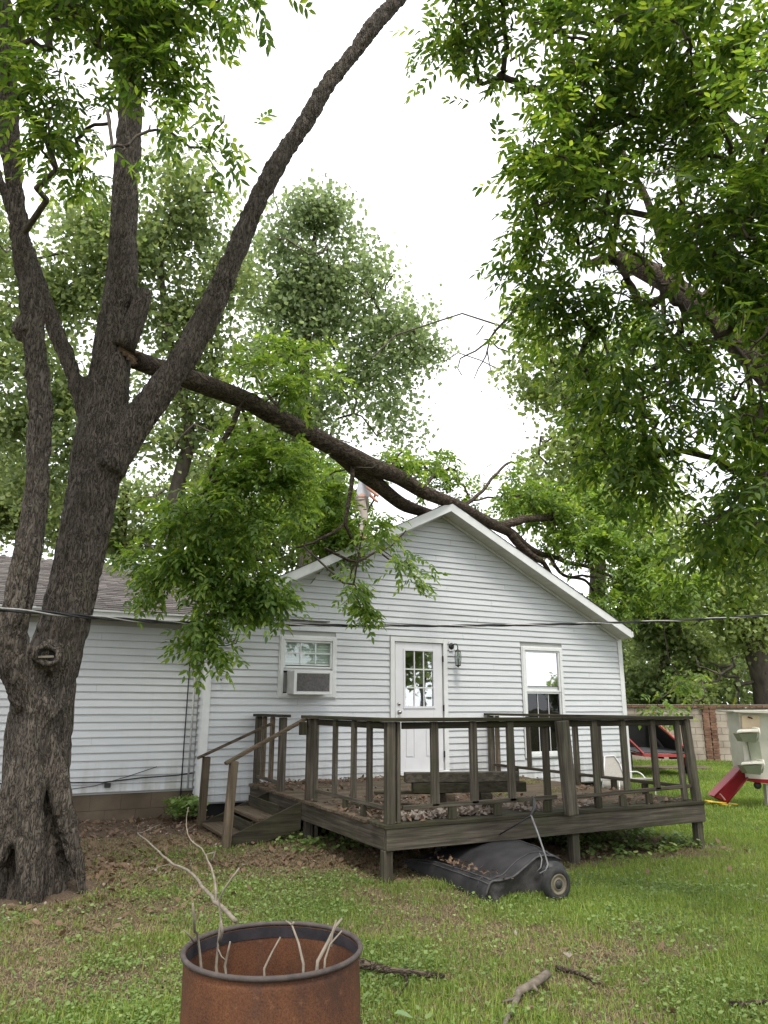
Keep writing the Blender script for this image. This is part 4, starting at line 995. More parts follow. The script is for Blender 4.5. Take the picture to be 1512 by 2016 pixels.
LFR = [(1050, 990, 110, 60, 13.5), (1130, 1060, 110, 80, 13.5), (1200, 1000, 100, 70, 14.5), (1230, 1160, 100, 80, 13.2), (1290, 1260, 85, 75, 13.6), (1275, 1340, 50, 45, 13.6), (1160, 940, 90, 55, 15), (1330, 1160, 70, 70, 14.2), (1340, 1330, 45, 40, 14.5), (1100, 1105, 50, 30, 12.6), (1190, 1180, 30, 25, 12.6), (1285, 1385, 30, 16, 14), (1000, 930, 40, 26, 13.5), (1250, 1080, 70, 70, 13.6), (1380, 1250, 50, 60, 15)]
LFR += [(586, 980, 120, 100, 17), (666, 1010, 90, 80, 17), (560, 900, 80, 60, 17), (640, 940, 60, 50, 19), (766, 915, 70, 54, 15), (840, 935, 76, 60, 15), (896, 985, 50, 36, 15), (946, 955, 54, 40, 15.5), (800, 975, 60, 30, 15), (1000, 985, 70, 50, 15)]
LFR = [(u+14, v, max(10, rx-26), max(10, ry-26), d+2.0*(u < 1260)) for u, v, rx, ry, d in LFR]
_, nf = crown(limb, LFR, 13.5, np.concatenate([LPd[-20:]]+[subs[k][0] for k in (0, 1, 2, 3)]), None, M_leaf_mid, 6, n_cl=24, leaves=7, Ln=.28, lw=(.13, .034), pairs=3, detail=False, hole=.36, zr=.8, droop=.6, spread=.12, rs=1.2, name='crown')
NF.append(nf)

# ---- tree on the right whose crown overhangs ------------------------
rbase = (8.6, 3.4, 0)
rtree = empty('pecan_tree', rbase, 'dark leafed tree reaching in from the right edge above the lawn and deck', 'tree')
RP, RR = poly_px([(1150, 522, 7), (1180, 510, 12), (1215, 506, 19), (1250, 518, 25), (1300, 548, 27), (1350, 583, 28), (1400, 620, 30), (1450, 668, 31), (1510, 735, 33), (1620, 860, 38)], lambda f: 7.0-2.4*f)
RP = [np.array(p) for p in RP]; e_ = RP[-1]; RR = list(RR)
for f, r_ in ((.35, .2), (.7, .26), (1, .3)): RP.append(e_*(1-f)+np.array([8.5, 3.45, 2.2])*f); RR.append(r_)
RP += [np.array([8.55, 3.42, 1.2]), np.array([8.6, 3.4, -.2])]; RR += [.32, .42]
RPd, RRd = dens(RP, RR); RPd = wobble(RPd, .12, 1.7, 2)
b = MB(); b.tube(RPd, RRd*.86, 16)
rs_ = []
for pts, Y0, Y1 in (([(1345, 580, 12), (1325, 530, 10), (1305, 490, 9), (1290, 440, 9), (1270, 390, 8), (1245, 345, 7), (1230, 315, 6), (1215, 280, 4)], 6.2, 6.4), ([(1370, 598, 8), (1400, 560, 7), (1440, 530, 5), (1480, 510, 4)], 5.8, 6),
                    ([(1300, 560, 6), (1305, 620, 5), (1300, 690, 4), (1315, 730, 3)], 6.3, 6.4), ([(1240, 510, 6), (1242, 480, 5), (1190, 480, 3.5), (1150, 490, 2.5)], 6.6, 6.9),
                    ([(1400, 640, 6), (1360, 690, 5), (1330, 740, 4.5), (1290, 770, 4), (1240, 790, 3)], 5.7, 6.2), ([(1180, 640, 4), (1195, 690, 3.5), (1205, 740, 3)], 6.6, 6.7),
                    ([(1510, 735, 14), (1560, 560, 10), (1530, 380, 9), (1420, 220, 7), (1250, 110, 6), (1100, 60, 4), (1000, 120, 3)], 5.4, 6.8),
                    ([(1040, 560, 3), (1010, 610, 2.6), (975, 650, 2.4), (962, 668, 2.2)], 7.2, 7.6)):
    P, R = dens(*poly_px(pts, lambda f, a=Y0, c=Y1: a+(c-a)*f)); P = wobble(P, .06, 3, 3); rs_.append(P); b.tube(P, R, 9)
b.build('trunk', M_bark_limb, rtree, smooth=True)
CLEAR = [([(1190, 505), (1250, 520), (1300, 550), (1350, 585), (1400, 620), (1450, 668), (1515, 740)], 38, 9.6), ([(1345, 580), (1305, 490), (1270, 390), (1230, 315)], 15, 8.6)]
tw = MB()
for pts in ([(962, 668, 2.2), (935, 690, 2), (905, 705, 1.6), (900, 725, 1.2), (908, 738, 1)], [(962, 668, 2), (955, 700, 1.7), (940, 725, 1.3), (932, 745, 1)], [(962, 668, 2), (980, 685, 1.6), (998, 690, 1.2)], [(950, 640, 1.6), (940, 655, 1.4), (935, 660, 1)], [(958, 690, 1.6), (962, 715, 1.2), (966, 732, 1)]):
    P, R = dens(*poly_px(pts, 7.6)); tw.tube(P, R, 5)
tw.build('dead_twigs', M_twig, rtree)
URB = [(850, 40, 70, 45), (905, 60, 80, 60), (950, 140, 85, 55), (900, 130, 60, 35), (1060, 110, 110, 90), (1050, 30, 120, 50), (1190, 130, 120, 110, 6.2), (1330, 110, 140, 120, 6), (1450, 230, 100, 150, 5.6), (1450, 60, 110, 90, 5.8), (1120, 270, 95, 75, 6.2), (1065, 370, 75, 80, 6), (1040, 300, 50, 45, 6), (1030, 480, 45, 55, 6.1), (1150, 420, 110, 100), (1300, 350, 140, 120, 5.9), (1110, 560, 95, 60, 6.4), (1240, 640, 110, 70, 6.6), (1200, 740, 85, 90, 6.8), (1330, 700, 120, 100, 6), (1420, 520, 95, 100, 5.8), (1430, 800, 100, 110, 5.6), (1300, 840, 100, 80, 6.3), (1350, 930, 90, 60, 6), (1455, 930, 75, 80, 5.6), (1480, 1040, 40, 35, 5.5), (1085, 640, 45, 55, 6.5), (1400, 1030, 60, 30, 5.9), (1260, 960, 50, 30, 6.4), (1340, 500, 90, 70, 6.2), (1230, 240, 120, 80, 6.3), (1480, 420, 60, 80, 5.5), (1250, -90, 320, 90, 6.2), (1480, 680, 50, 90, 5.4), (1600, 500, 100, 400, 5.4), (1210, 480, 70, 60, 6.3), (1000, -60, 120, 60, 6.5), (1170, 900, 40, 30, 6.8), (1440, 350, 90, 120, 6.2), (1480, 560, 60, 120, 6.4), (1430, 900, 90, 120, 6.4), (1490, 850, 60, 140, 6), (1380, 430, 90, 80, 6.6), (1250, 900, 60, 80, 6.6), (1400, 1050, 80, 46, 6.4), (1480, 1080, 60, 40, 6), (1380, 200, 120, 90, 6.5), (1330, 620, 70, 50, 8), (1450, 640, 90, 60, 8), (1240, 560, 80, 60, 8), (1160, 330, 80, 80, 6.8), (1200, 820, 50, 60, 6.6)]
_, nf = crown(rtree, URB, 6.5, np.concatenate([RPd]+rs_[:7]), None, M_leaf_near, 33, n_cl=34, leaves=6, hole=.375, Ln=.26, lw=(.095, .020), pairs=4, zr=1.0, rs=1.4, droop=.5, hs=1.7)
NF.append(nf)

# ---- background trees ------------------------------------------------
def far_tree(name, label, blobs, Df, trunk_px, mat, seed, dens_=60, size=.13, group='trees beyond the house', hole=.38, hs=.55, zr=.7, base=None, tf=None, n_br=60):
    P, R = poly_px(trunk_px, 1) if False else ([], [])
    for (u, v, hw) in trunk_px: p = atD(u, v, Df); P.append(p); R.append(hw*Df/F_)
    low = np.array(P[0]); g = low.copy(); g[2] = -.1
    t_ = empty(name, (low[0], low[1], 0), label, 'tree', group)
    P = [g]+P; R = [R[0]*1.25]+R
    Pd, Rd = dens(P, R, .5); Pd = wobble(Pd, .3, .5, seed); b = MB(); b.tube(Pd, Rd, 10); b.build('trunk', M_bark_far, t_, smooth=True)
    rr = np.random.default_rng(seed); nb = []; hole += .07; hs = 1.0
    for bl in blobs:
        nb.append((bl[0], bl[1], bl[2]*.85, bl[3]*.85)+tuple(bl[4:])); k_ = 7
        for q in range(k_):
            a = 6.283*q/k_+rr.uniform(-.4, .4); r_ = rr.uniform(.62, .92); f_ = rr.uniform(.22, .42)
            nb.append((bl[0]+math.cos(a)*bl[2]*r_, bl[1]+math.sin(a)*bl[3]*r_, bl[2]*f_, bl[3]*f_)+tuple(bl[4:]))
    bc = np.array([atD(bl[0], bl[1], bl[4] if len(bl) > 4 else Df) for bl in blobs])
    segs = branch_net(Pd[len(Pd)//4:], None, np.concatenate([bc, bc+rr.normal(size=bc.shape)*.8, bc+rr.normal(size=bc.shape)*1.4]), rr, .25); seg_mesh(segs, 'branches', M_bark_far, t_, 5, 5.)
    C = blob_pts(nb, Df, dens_*.24, rr, zr=zr, hole=hole, hs=hs, seed=seed)      # clumps
    k = 26; Q = np.repeat(C, k, 0)+rr.normal(size=(len(C)*k, 3))*np.array([.40, .40, .26])*Df/24
    V, F = simple_leaves(Q, size, rr); NF.append(len(F)); return mesh_leaves(V, F, 'crown', mat, t_), t_
far_tree('maple_tree', 'tall haze-paled green maple rising behind the roof in the middle of the sky', [(620, 450, 85, 60), (545, 440, 55, 40), (520, 540, 100, 80), (690, 550, 100, 75), (795, 660, 80, 45), (850, 680, 32, 22), (620, 660, 140, 90), (735, 745, 85, 60), (560, 780, 120, 90), (640, 860, 110, 60), (765, 840, 50, 45), (620, 420, 50, 28), (745, 610, 60, 40), (640, 560, 100, 60)], 27,
         [(610, 1090, 16), (605, 950, 14), (600, 800, 12), (605, 650, 9), (612, 520, 6), (620, 440, 3)], M_leaf_hazed, 41, dens_=44, size=.17)
far_tree('maple_tree', 'broad tree with sky showing through it behind the stems of the big left tree', [(350, 400, 110, 85), (420, 380, 50, 60), (300, 540, 150, 110), (120, 500, 150, 130), (50, 700, 140, 140), (300, 720, 150, 120), (400, 640, 80, 80), (100, 900, 150, 110), (330, 860, 120, 90), (180, 420, 100, 60), (440, 560, 60, 60), (420, 900, 90, 90), (-80, 600, 120, 300)], 22,
         [(350, 1120, 17), (340, 1020, 16), (355, 930, 14), (372, 860, 11), (360, 780, 9), (330, 650, 7), (320, 500, 5), (340, 400, 3)], M_leaf_far2, 42, dens_=44, size=.155, hole=.40)
far_tree('oak_tree', 'shaded green tree low behind the grey roof of the wing', [(90, 1010, 150, 80), (250, 1010, 120, 80), (420, 1010, 120, 90), (-40, 950, 100, 120), (540, 1060, 120, 70), (300, 1080, 120, 30)], 30,
         [(250, 1140, 13), (245, 1080, 12), (250, 1000, 8), (255, 960, 5)], M_leaf_far2, 43, dens_=46, size=.19)
far_tree('oak_tree', 'pale yellow green tree behind the right slope of the gabled roof', [(1060, 720, 62, 75), (1120, 800, 95, 100), (1040, 640, 30, 50), (1110, 900, 70, 50), (1180, 850, 100, 100), (1120, 960, 110, 50), (1240, 960, 130, 90), (1060, 1000, 60, 40), (1190, 700, 80, 80), (1210, 1060, 120, 80)], 20,
         [(1190, 1380, 20), (1185, 1200, 17), (1170, 1050, 13), (1140, 900, 9), (1110, 780, 6), (1080, 690, 3)], M_leaf_pale, 44, dens_=42, size=.14, hole=.40)
far_tree('oak_tree', 'leaning grey trunked tree beside the block wall at the right edge', [(1400, 1110, 120, 75), (1470, 1200, 80, 80), (1370, 1200, 70, 70), (1340, 1050, 110, 70), (1480, 1100, 80, 70), (1500, 1300, 50, 60), (1420, 1310, 50, 40), (1560, 1150, 90, 160), (1450, 1345, 90, 36), (1390, 1350, 50, 30), (1520, 1340, 60, 50), (1430, 1220, 60, 60)], 23.6,
         [(1530, 1470, 30), (1512, 1400, 27), (1497, 1320, 22), (1477, 1250, 19), (1455, 1190, 15), (1437, 1130, 12), (1425, 1060, 9), (1400, 980, 6)], M_leaf_pale, 45, dens_=46, size=.14, hole=.43)
far_tree('oak_tree', 'dense green tree filling the gap behind the trailer', [(1330, 1250, 80, 70), (1300, 1330, 50, 60), (1360, 1340, 60, 40), (1400, 1280, 60, 50), (1280, 1180, 90, 70), (1260, 1420, 26, 40)], 26,
         [(1300, 1480, 14), (1305, 1380, 12), (1310, 1290, 9), (1312, 1220, 5)], M_leaf_far2, 46, dens_=70, size=.16, hole=.35)
# trees behind the viewpoint: what the glass reflects
def plain_tree(name, label, x, y, h_, r_, mat, seed):
    t_ = empty(name, (x, y, 0), label, 'tree', 'trees behind the viewpoint'); rr = np.random.default_rng(seed)
    b = MB(); P = wobble(np.array([[x, y, z] for z in np.linspace(-.1, h_*.8, 10)]), .5, .4, seed); b.tube(P, np.linspace(.3, .08, 10), 8); b.build('trunk', M_bark_far, t_, smooth=True)
    q = norm(rr.normal(size=(520, 3)))*(rr.random((520, 1))**.4)*np.array([r_, r_, h_*.36])+np.array([x, y, h_*.66]); q = q[fbm(q*.5+seed, 2) > .44]
    Q = np.repeat(q, 14, 0)+rr.normal(size=(len(q)*14, 3))*.4; V, F = simple_leaves(Q, .3, rr); mesh_leaves(V, F, 'crown', mat, t_)
for i, (x, y, h_, r_) in enumerate(((6, -16, 8, 3.6), (17, -13, 7, 3.2), (24, -20, 9, 4), (-6, -20, 10, 4), (47.6, -32.7, 4.6, 2.3))):
    plain_tree('oak_tree', ['round crowned tree mirrored in the door glass, behind the viewpoint', 'small tree mirrored in the right window, behind the viewpoint', 'larger tree to the right of the mirrored one, behind the viewpoint', 'tree on the far left behind the viewpoint', 'tree on the far right behind the viewpoint'][i], x, y, h_, r_, M_leaf_far2, 60+i)
# far hedge line
rr = np.random.default_rng(77)
def hedge(name, pts, hgt, wid, n, size, mat, label=None, kind='stuff'):
    pts = np.array(pts, float); seg = rr.integers(0, len(pts)-1, n); f = rr.random(n); c = pts[seg]*(1-f[:, None])+pts[seg+1]*f[:, None]
    hh = hgt*(.65+.6*fbm(np.stack([c[:, 0]*.22, c[:, 1]*.22, c[:, 0]*0], -1), 2)); z = hh*(rr.random(n)**.8)
    wd = wid*np.sqrt(np.clip(1-(z/hh)**2*.7, 0, 1)); q = np.stack([c[:, 0]+rr.normal(size=n)*wd*.4, c[:, 1]+rr.normal(size=n)*wd*.4, z], -1)
    V, F = simple_leaves(q, size, rr); me = npmesh(name, V, F); o = link(name, me, mat); o['kind'] = kind; NF.append(len(F))
    if label: o['label'] = label
    return o
hedge('treeline', [(-34, 40), (-12, 46), (8, 48), (30, 44), (48, 30), (60, 8)], 9.5, 4, 60000, .42, M_leaf_far2)
hedge('undergrowth', [(13, 24), (18.5, 21), (23, 18.6), (30, 15)], 3.6, 1.4, 24000, .14, M_leaf_far2)
print('leaf faces', NF, sum(NF))

# ================================================================== GROUND COVER (instanced)
def hidden_proto(name, V, F, mat):
    me = npmesh(name, V, F); me.materials.append(mat); o = bpy.data.objects.new(name, me); return o
def tuft(name, mat, n, hgt, spread, wd, rr, flop=.5):
    V = []; F = []
    for i in range(n):
        a = rr.uniform(0, 6.28); b0 = np.array([rr.normal()*spread, rr.normal()*spread, 0]); h_ = hgt*rr.uniform(.5, 1.2); ln = rr.uniform(.2, 1)*flop*h_
        d = np.array([math.cos(a), math.sin(a), 0]); s = np.array([-d[1], d[0], 0])*wd*rr.uniform(.7, 1.3)
        m_ = b0+d*ln*.35+np.array([0, 0, h_*.6]); t_ = b0+d*ln+np.array([0, 0, h_*rr.uniform(.75, 1)]); k = len(V)
        V += [b0-s, b0+s, m_+s*.8, m_-s*.8, t_]; F += [(k, k+1, k+2), (k, k+2, k+3), (k+3, k+2, k+4)]
    return hidden_proto(name, np.array(V), np.array(F), mat)
def weed(name, mat, n, r_, hgt, spread, rr):
    V = []; F = []
    for i in range(n):
        c = np.array([rr.normal()*spread, rr.normal()*spread, hgt*rr.uniform(.4, 1.2)]); nrm = norm(np.array([rr.normal()*.35, rr.normal()*.35, 1])); u = norm(np.cross(nrm, [1, .2, 0])); v = np.cross(nrm, u)
        q = r_*rr.uniform(.6, 1.25); a0 = rr.uniform(0, 6); k = len(V); pts = [c]+[c+(u*math.cos(a0+j*6.283/5)+v*math.sin(a0+j*6.283/5))*q*rr.uniform(.8, 1.2)+nrm*q*.15 for j in range(5)]
        V += pts; F += [(k, k+1+j, k+1+(j+1) % 5) for j in range(5)]
    return hidden_proto(name, np.array(V), np.array(F), mat)
def deadleaf(name, mat, L_, W_, rr, n=1):
    V = []; F = []
    for _ in range(n):
        a = rr.uniform(0, 6.28); d = np.array([math.cos(a), math.sin(a), 0]); s = np.array([-d[1], d[0], 0]); o = np.array([rr.normal()*.05*(n > 1), rr.normal()*.05*(n > 1), .006+rr.random()*.02]); cu = rr.uniform(.1, .5)*W_; tl = norm(d+np.array([0, 0, rr.uniform(-.3, .5)]))
        k = len(V); V += [o, o+tl*L_*.35+s*W_+[0, 0, cu], o+tl*L_*.7+s*W_*.7+[0, 0, cu*.7], o+tl*L_+[0, 0, cu*.3], o+tl*L_*.7-s*W_*.7+[0, 0, cu*.6], o+tl*L_*.35-s*W_+[0, 0, cu]]
        F += [(k, k+1, k+5), (k+1, k+2, k+4), (k+1, k+4, k+5), (k+2, k+3, k+4)]
    return hidden_proto(name, np.array(V), np.array(F), mat)
def scatter(name, P, protos, rr, s0=.8, s1=1.3, tilt=.12, kind='stuff', parent=None, label=None):
    n = len(P); me = bpy.data.meshes.new(name); me.vertices.add(n); me.vertices.foreach_set('co', np.asarray(P, np.float32).ravel())
    a = me.attributes.new('rot', 'FLOAT_VECTOR', 'POINT'); R = np.stack([rr.normal(size=n)*tilt, rr.normal(size=n)*tilt, rr.uniform(0, 6.283, n)], -1).astype(np.float32); a.data.foreach_set('vector', R.ravel())
    a = me.attributes.new('scl', 'FLOAT', 'POINT'); a.data.foreach_set('value', rr.uniform(s0, s1, n).astype(np.float32))
    a = me.attributes.new('idx', 'INT', 'POINT'); a.data.foreach_set('value', rr.integers(0, len(protos), n).astype(np.int32))
    o = link(name, me, None); o['kind'] = kind
    if label: o['label'] = label
    c = bpy.data.collections.new(name+'_kinds')
    for p in protos: c.objects.link(p)
    g = bpy.data.node_groups.new(name+'_scatter', 'GeometryNodeTree')
    g.interface.new_socket('Geometry', in_out='INPUT', socket_type='NodeSocketGeometry'); g.interface.new_socket('Geometry', in_out='OUTPUT', socket_type='NodeSocketGeometry')
    N = g.nodes; gi = N.new('NodeGroupInput'); go = N.new('NodeGroupOutput'); ip = N.new('GeometryNodeInstanceOnPoints'); ci = N.new('GeometryNodeCollectionInfo')
    ci.inputs['Collection'].default_value = c; ci.inputs['Separate Children'].default_value = True; ci.inputs['Reset Children'].default_value = True
    def na(nm, dt): q = N.new('GeometryNodeInputNamedAttribute'); q.data_type = dt; q.inputs['Name'].default_value = nm; return [s for s in q.outputs if s.enabled and s.name == 'Attribute'][0]
    l = g.links.new; l(gi.outputs[0], ip.inputs['Points']); l(ci.outputs[0], ip.inputs['Instance']); ip.inputs['Pick Instance'].default_value = True
    l(na('idx', 'INT'), ip.inputs['Instance Index']); l(na('scl', 'FLOAT'), ip.inputs['Scale'])
    er = N.new('FunctionNodeEulerToRotation'); l(na('rot', 'FLOAT_VECTOR'), er.inputs[0]); l(er.outputs[0], ip.inputs['Rotation'])
    l(ip.outputs[0], go.inputs[0]); md = o.modifiers.new('scatter', 'NODES'); md.node_group = g; return o
rr = np.random.default_rng(5)
def lawn_pts(n, d0, d1, keep):
    """uniform over the part of the lawn between two distances in front of the viewpoint"""
    a = rr.uniform(math.radians(-8), math.radians(62), n*2); d = np.sqrt(rr.uniform(d0*d0, d1*d1, n*2)); x = d*np.sin(a); y = d*np.cos(a)
    m_ = dirtmask(x, y); lw = fbm(np.stack([x*1.3, y*1.3, x*0+4], -1), 3)
    ok = keep(x, y, m_, lw) > rr.random(n*2)
    ok &= ~((x > XL) & (x < XR) & (y > D)) & ~((x < XL) & (y > YW+.0)) & (np.hypot(x-.5, y-7.75) > .52)
    x, y = x[ok][:n], y[ok][:n]; return np.stack([x, y, gz(x, y)], -1)
under = lambda x, y: (x > DX0-.1) & (x < DX1+.1) & (y > DY0+.1) & (y < D)
gk = lambda x, y, m_, l: (1-m_)**1.3*(.6+.4*sm(l, .36, .56))*np.where(under(x, y), .12, 1)*(.24+.76*sm(x-y*.3, .6, 3.4))
G = [tuft('grass_a', M_grass, 18, .045, .028, .0018, rr), tuft('grass_b', M_grass, 14, .058, .035, .002, rr, .9), tuft('grass_c', M_grass, 20, .035, .03, .0018, rr, .7), tuft('grass_d', M_straw, 9, .035, .03, .0015, rr, 1.3)]
Gf = [tuft('grass_e', M_grass, 16, .06, .07, .004, rr, .8), tuft('grass_f', M_grass, 16, .05, .08, .0045, rr, 1.)]
Wd = [weed('weed_a', M_clover, 7, .0075, .030, .05, rr), weed('weed_b', M_clover, 4, .011, .03, .05, rr), weed('weed_c', M_clover, 12, .006, .026, .05, rr)]
Gd = [tuft('straw_a', M_straw, 8, .02, .04, .0018, rr, 2.4), tuft('straw_b', M_straw, 6, .015, .05, .002, rr, 3)]
pts = np.concatenate([lawn_pts(42000, 3.3, 7.5, gk), lawn_pts(30000, 7.3, 13, gk)])
scatter('grass', pts, G, rr)
scatter('far_grass', lawn_pts(34000, 11, 27, gk), Gf, rr, .9, 1.5)
scatter('ground_weeds', np.concatenate([lawn_pts(17000, 3.3, 8, lambda x, y, m_, l: (1-m_*.7)*(.16+.5*sm(l, .42, .62))*np.where(under(x, y), .3, 1)), lawn_pts(9000, 7, 14, lambda x, y, m_, l: (1-m_)*(.15+.5*sm(l, .45, .65))*np.where(under(x, y), .5, 1))]), Wd, rr, .8, 1.5, .1)
scatter('dry_grass', lawn_pts(30000, 3.3, 10, lambda x, y, m_, l: (.15+.75*m_+.45*sm(l, .55, .42))*(1-.6*sm(x-y*.3, 1.5, 4))), Gd, rr, .8, 1.4)
# big shiny under-deck weeds at the right side
x = rr.uniform(5.9, 7.8, 330); y = rr.uniform(6.5, 9.5, 330); x2 = rr.uniform(3.1, 4.2, 70); y2 = rr.uniform(8.0, 9.6, 70)
x = np.concatenate([x, x2]); y = np.concatenate([y, y2]); scatter('deck_weeds', np.stack([x, y, gz(x, y)], -1), [weed('weed_d', M_clover, 9, .026, .06, .05, rr), weed('weed_e', M_clover, 7, .022, .05, .05, rr)], rr, .8, 1.4)
x = rr.uniform(2.3, 2.6, 60)*1.; y = rr.uniform(10.6, 11.1, 60); scatter('corner_weeds', np.stack([x, y, gz(x, y)], -1), [weed('weed_f', M_clover, 14, .022, .16, .06, rr)], rr, .8, 1.6)
# dead leaves on the soil
Dl = [deadleaf('dead_a', M_dead, .075, .018, rr), deadleaf('dead_b', M_dead, .06, .016, rr), deadleaf('dead_c', M_dead, .085, .02, rr), deadleaf('dead_d', M_dead, .05, .02, rr), deadleaf('dead_e', M_deadpale, .035, .010, rr), deadleaf('dead_h', M_dead, .04, .012, rr), deadleaf('dead_i', M_dead, .03, .011, rr), deadleaf('dead_j', M_dead, .055, .010, rr)]
def litter_keep(x, y, m_, l):
    f = sm(y-.05*x, 6.6, 8.0)*(1-sm(x, 3.6, 4.4)); u = under(x, y)*.8
    return np.clip(m_*.16+f*m_*.9+u+.02+.5*m_*(np.hypot(x-.9, y-7.7) < 1.5), 0, 1)
scatter('dead_leaves', np.concatenate([lawn_pts(5200, 3.3, 9, lambda x, y, m_, l: litter_keep(x, y, m_, l)*(.35+.65*(np.hypot(x-.9, y-7.7) < 1.5))), lawn_pts(7500, 8, 13, litter_keep)]), Dl, rr, .7, 1.35, .35)
# litter on the deck
x = rr.uniform(DX0, DX1, 9000); y = rr.uniform(DY0, D-.05, 9000)
kp_ = fbm(np.stack([x*1.1, y*1.1, x*0+9], -1), 3)+.25*(np.hypot(x-4.3, y-8.2) < 1.3)+.22*(y > 10.3) > .47+.45*rr.random(9000)
x, y = x[kp_], y[kp_]; scatter('deck_litter', np.stack([x, y, x*0+DZ+.003], -1), Dl, rr, .6, 1.2, .35)
x = rr.uniform(3.5, 4.75, 520); y = 6.72+np.abs(rr.normal(size=520))*.13; x = np.concatenate([x, rr.uniform(5.7, 6.1, 50), rr.uniform(5, 5.4, 90)]); y = np.concatenate([y, rr.uniform(6.7, 6.85, 50), rr.uniform(6.7, 7, 90)])
scatter('bleached_litter', np.stack([x, y, x*0+DZ+.004+rr.random(len(x))*.02], -1), [deadleaf('pale_a', M_deadpale, .06, .02, rr), deadleaf('pale_b', M_deadpale, .05, .016, rr)], rr, .8, 1.3, .5)
x = rr.uniform(5.6, 7.4, 2600); y = rr.uniform(7.4, 10.6, 2600); kp_ = fbm(np.stack([x*1.6, y*1.6, x*0+2], -1), 3) > .5; x, y = x[kp_], y[kp_]
scatter('deck_moss', np.stack([x, y, x*0+DZ+.002], -1), [tuft('moss_a', M_straw, 10, .015, .04, .004, rr, 1.2), tuft('moss_b', M_grass, 8, .012, .04, .004, rr, 1.2)], rr, .8, 1.4)

# ================================================================== PROPS
# ---- burn barrel
bc, bz, br = Vector((.877, 2.507, 0)), .865, .285
M_rust = simple('rusty_steel', (.060, .026, .016), (.17, .068, .030), 7, .9, .5, .003)
m, t = new_mat('rusty_barrel')
a = noise(t, mapped(t, (1, 1, .45)), 7, 7, .65); b_ = noise(t, mapped(t, (9, 9, 1.2)), 1, 4); c2n = noise(t, mapped(t, (1, 1, 1)), 190, 3, .75)
c = ramp(t, a, [(.28, (.030, .018, .015)), (.45, (.075, .034, .020)), (.60, (.125, .052, .024)), (.8, (.20, .095, .045))])
c = mixc(t, .55, c, ramp(t, c2n, [(.32, (.020, .012, .010)), (.6, (.16, .066, .030))]))
c = mixc(t, ramp(t, b_, [(.50, (0, 0, 0)), (.72, (.5,)*3)]), c, (.055, .036, .030))
sc_ = noise(t, mapped(t, (1, 1, .6)), 2.6, 6, .7)
c = mixc(t, ramp(t, sc_, [(.5, (0, 0, 0)), (.66, (.65,)*3)]), c, (.035, .022, .018))
c = mixc(t, ramp(t, noise(t, mapped(t, (1, 1, 1)), 34, 5, .7), [(.60, (0, 0, 0)), (.72, (.5,)*3)]), c, (.24, .12, .055))
M_barrel = finish(m, t, c, .85, c2n, .45, .002, 0, .2)
barrel = empty('burn_barrel', bc, 'open rusty steel burn barrel with dry sticks inside in the near lawn', 'barrel')
b = MB(); rp = [(br-.006, .0)]
for z in np.linspace(0, bz-.02, 30):
    r_ = br-.008+(.008 if abs(z-.29) < .02 or abs(z-.58) < .02 else 0)
    rp.append((r_, z))
prof = rp[1:]+[(br-.012, bz-.02)]+[(r_-.005, z) for r_, z in rp[1:][::-1]]
b.lathe(bc, (0, 0, 1), prof, 64); b.lathe(bc, (0, 0, 1), [(0, .03), (br-.014, .03)], 64); 
b.v = [(x_+(x_-bc.x)/br*dn, y_+(y_-bc.y)/br*dn, z_) for (x_, y_, z_), dn in zip(b.v, ((fbm(np.array(b.v)*7., 2)-.5)*.012)*np.array([min(1, (bz-.03-q[2])*8+.15) for q in b.v]))]
b.build('shell', M_barrel, barrel, smooth=True)
b = MB(); b.lathe(bc+Vector((0, 0, bz-.012)), (0, 0, 1), [(br-.006+.0085*math.cos(q), .0085*math.sin(q)) for q in [j*math.pi/4 for j in range(8)]], 72, closed=True)
b.build('rim', simple('dark_rim', (.040, .033, .031), (.085, .066, .060), 22, .7, .6, .002), barrel, smooth=True)
# soot band inside
b = MB(); b.lathe(bc, (0, 0, 1), [(br-.0145, bz-.02), (br-.0145, bz-.055)], 64); b.build('soot_band', simple('soot', (.014, .013, .016), (.035, .03, .034), 14, .95, .3), barrel, smooth=True)
b = MB(); b.lathe(bc, (0, 0, 1), [(0, .18), (.1, .20), (.2, .17), (br-.016, .15)], 24); b.build('ash', simple('ash_pile', (.03, .026, .024), (.09, .08, .075), 18, .95, .8, .02), barrel)
def stick(label, pts, rad, dep, forks=(), mat=None, name='stick', group='dry sticks standing in the burn barrel', root=None):
    P = [atD(u, v, d) for (u, v, d) in pts]
    if root is not None: P = [np.array(root)]+P
    rad *= .82; R = list(np.linspace(rad, rad*.55, len(P))); Pd, Rd = dens(P, R, .04); Pd = wobble(Pd, .012, 14, 3); Rd = Rd*(1+.25*(vnoise(Pd*60)-.5))
    b = MB(); b.tube(Pd, Rd, 7)
    for fk, fr in forks:
        Q = [atD(u, v, d) for (u, v, d) in fk]; Qd, Qr = dens(Q, np.linspace(fr, fr*.5, len(Q)), .04); Qd = wobble(Qd, .01, 14, 8); b.tube(Qd, Qr, 6)
    o = b.build(name, mat or M_drytwig, smooth=True); tag(o, label, 'stick', group); return o
fz = lambda x, y: (bc.x+x, bc.y+y, .18)
stick('upright pale stick at the left side of the barrel with a thin side twig', [(400, 1892, 2.40), (388, 1838, 2.38), (384, 1782, 2.37)], .0075, 0, [([(386, 1856, 2.38), (376, 1843, 2.37), (364, 1832, 2.36)], .004)], root=fz(-.15, -.1))
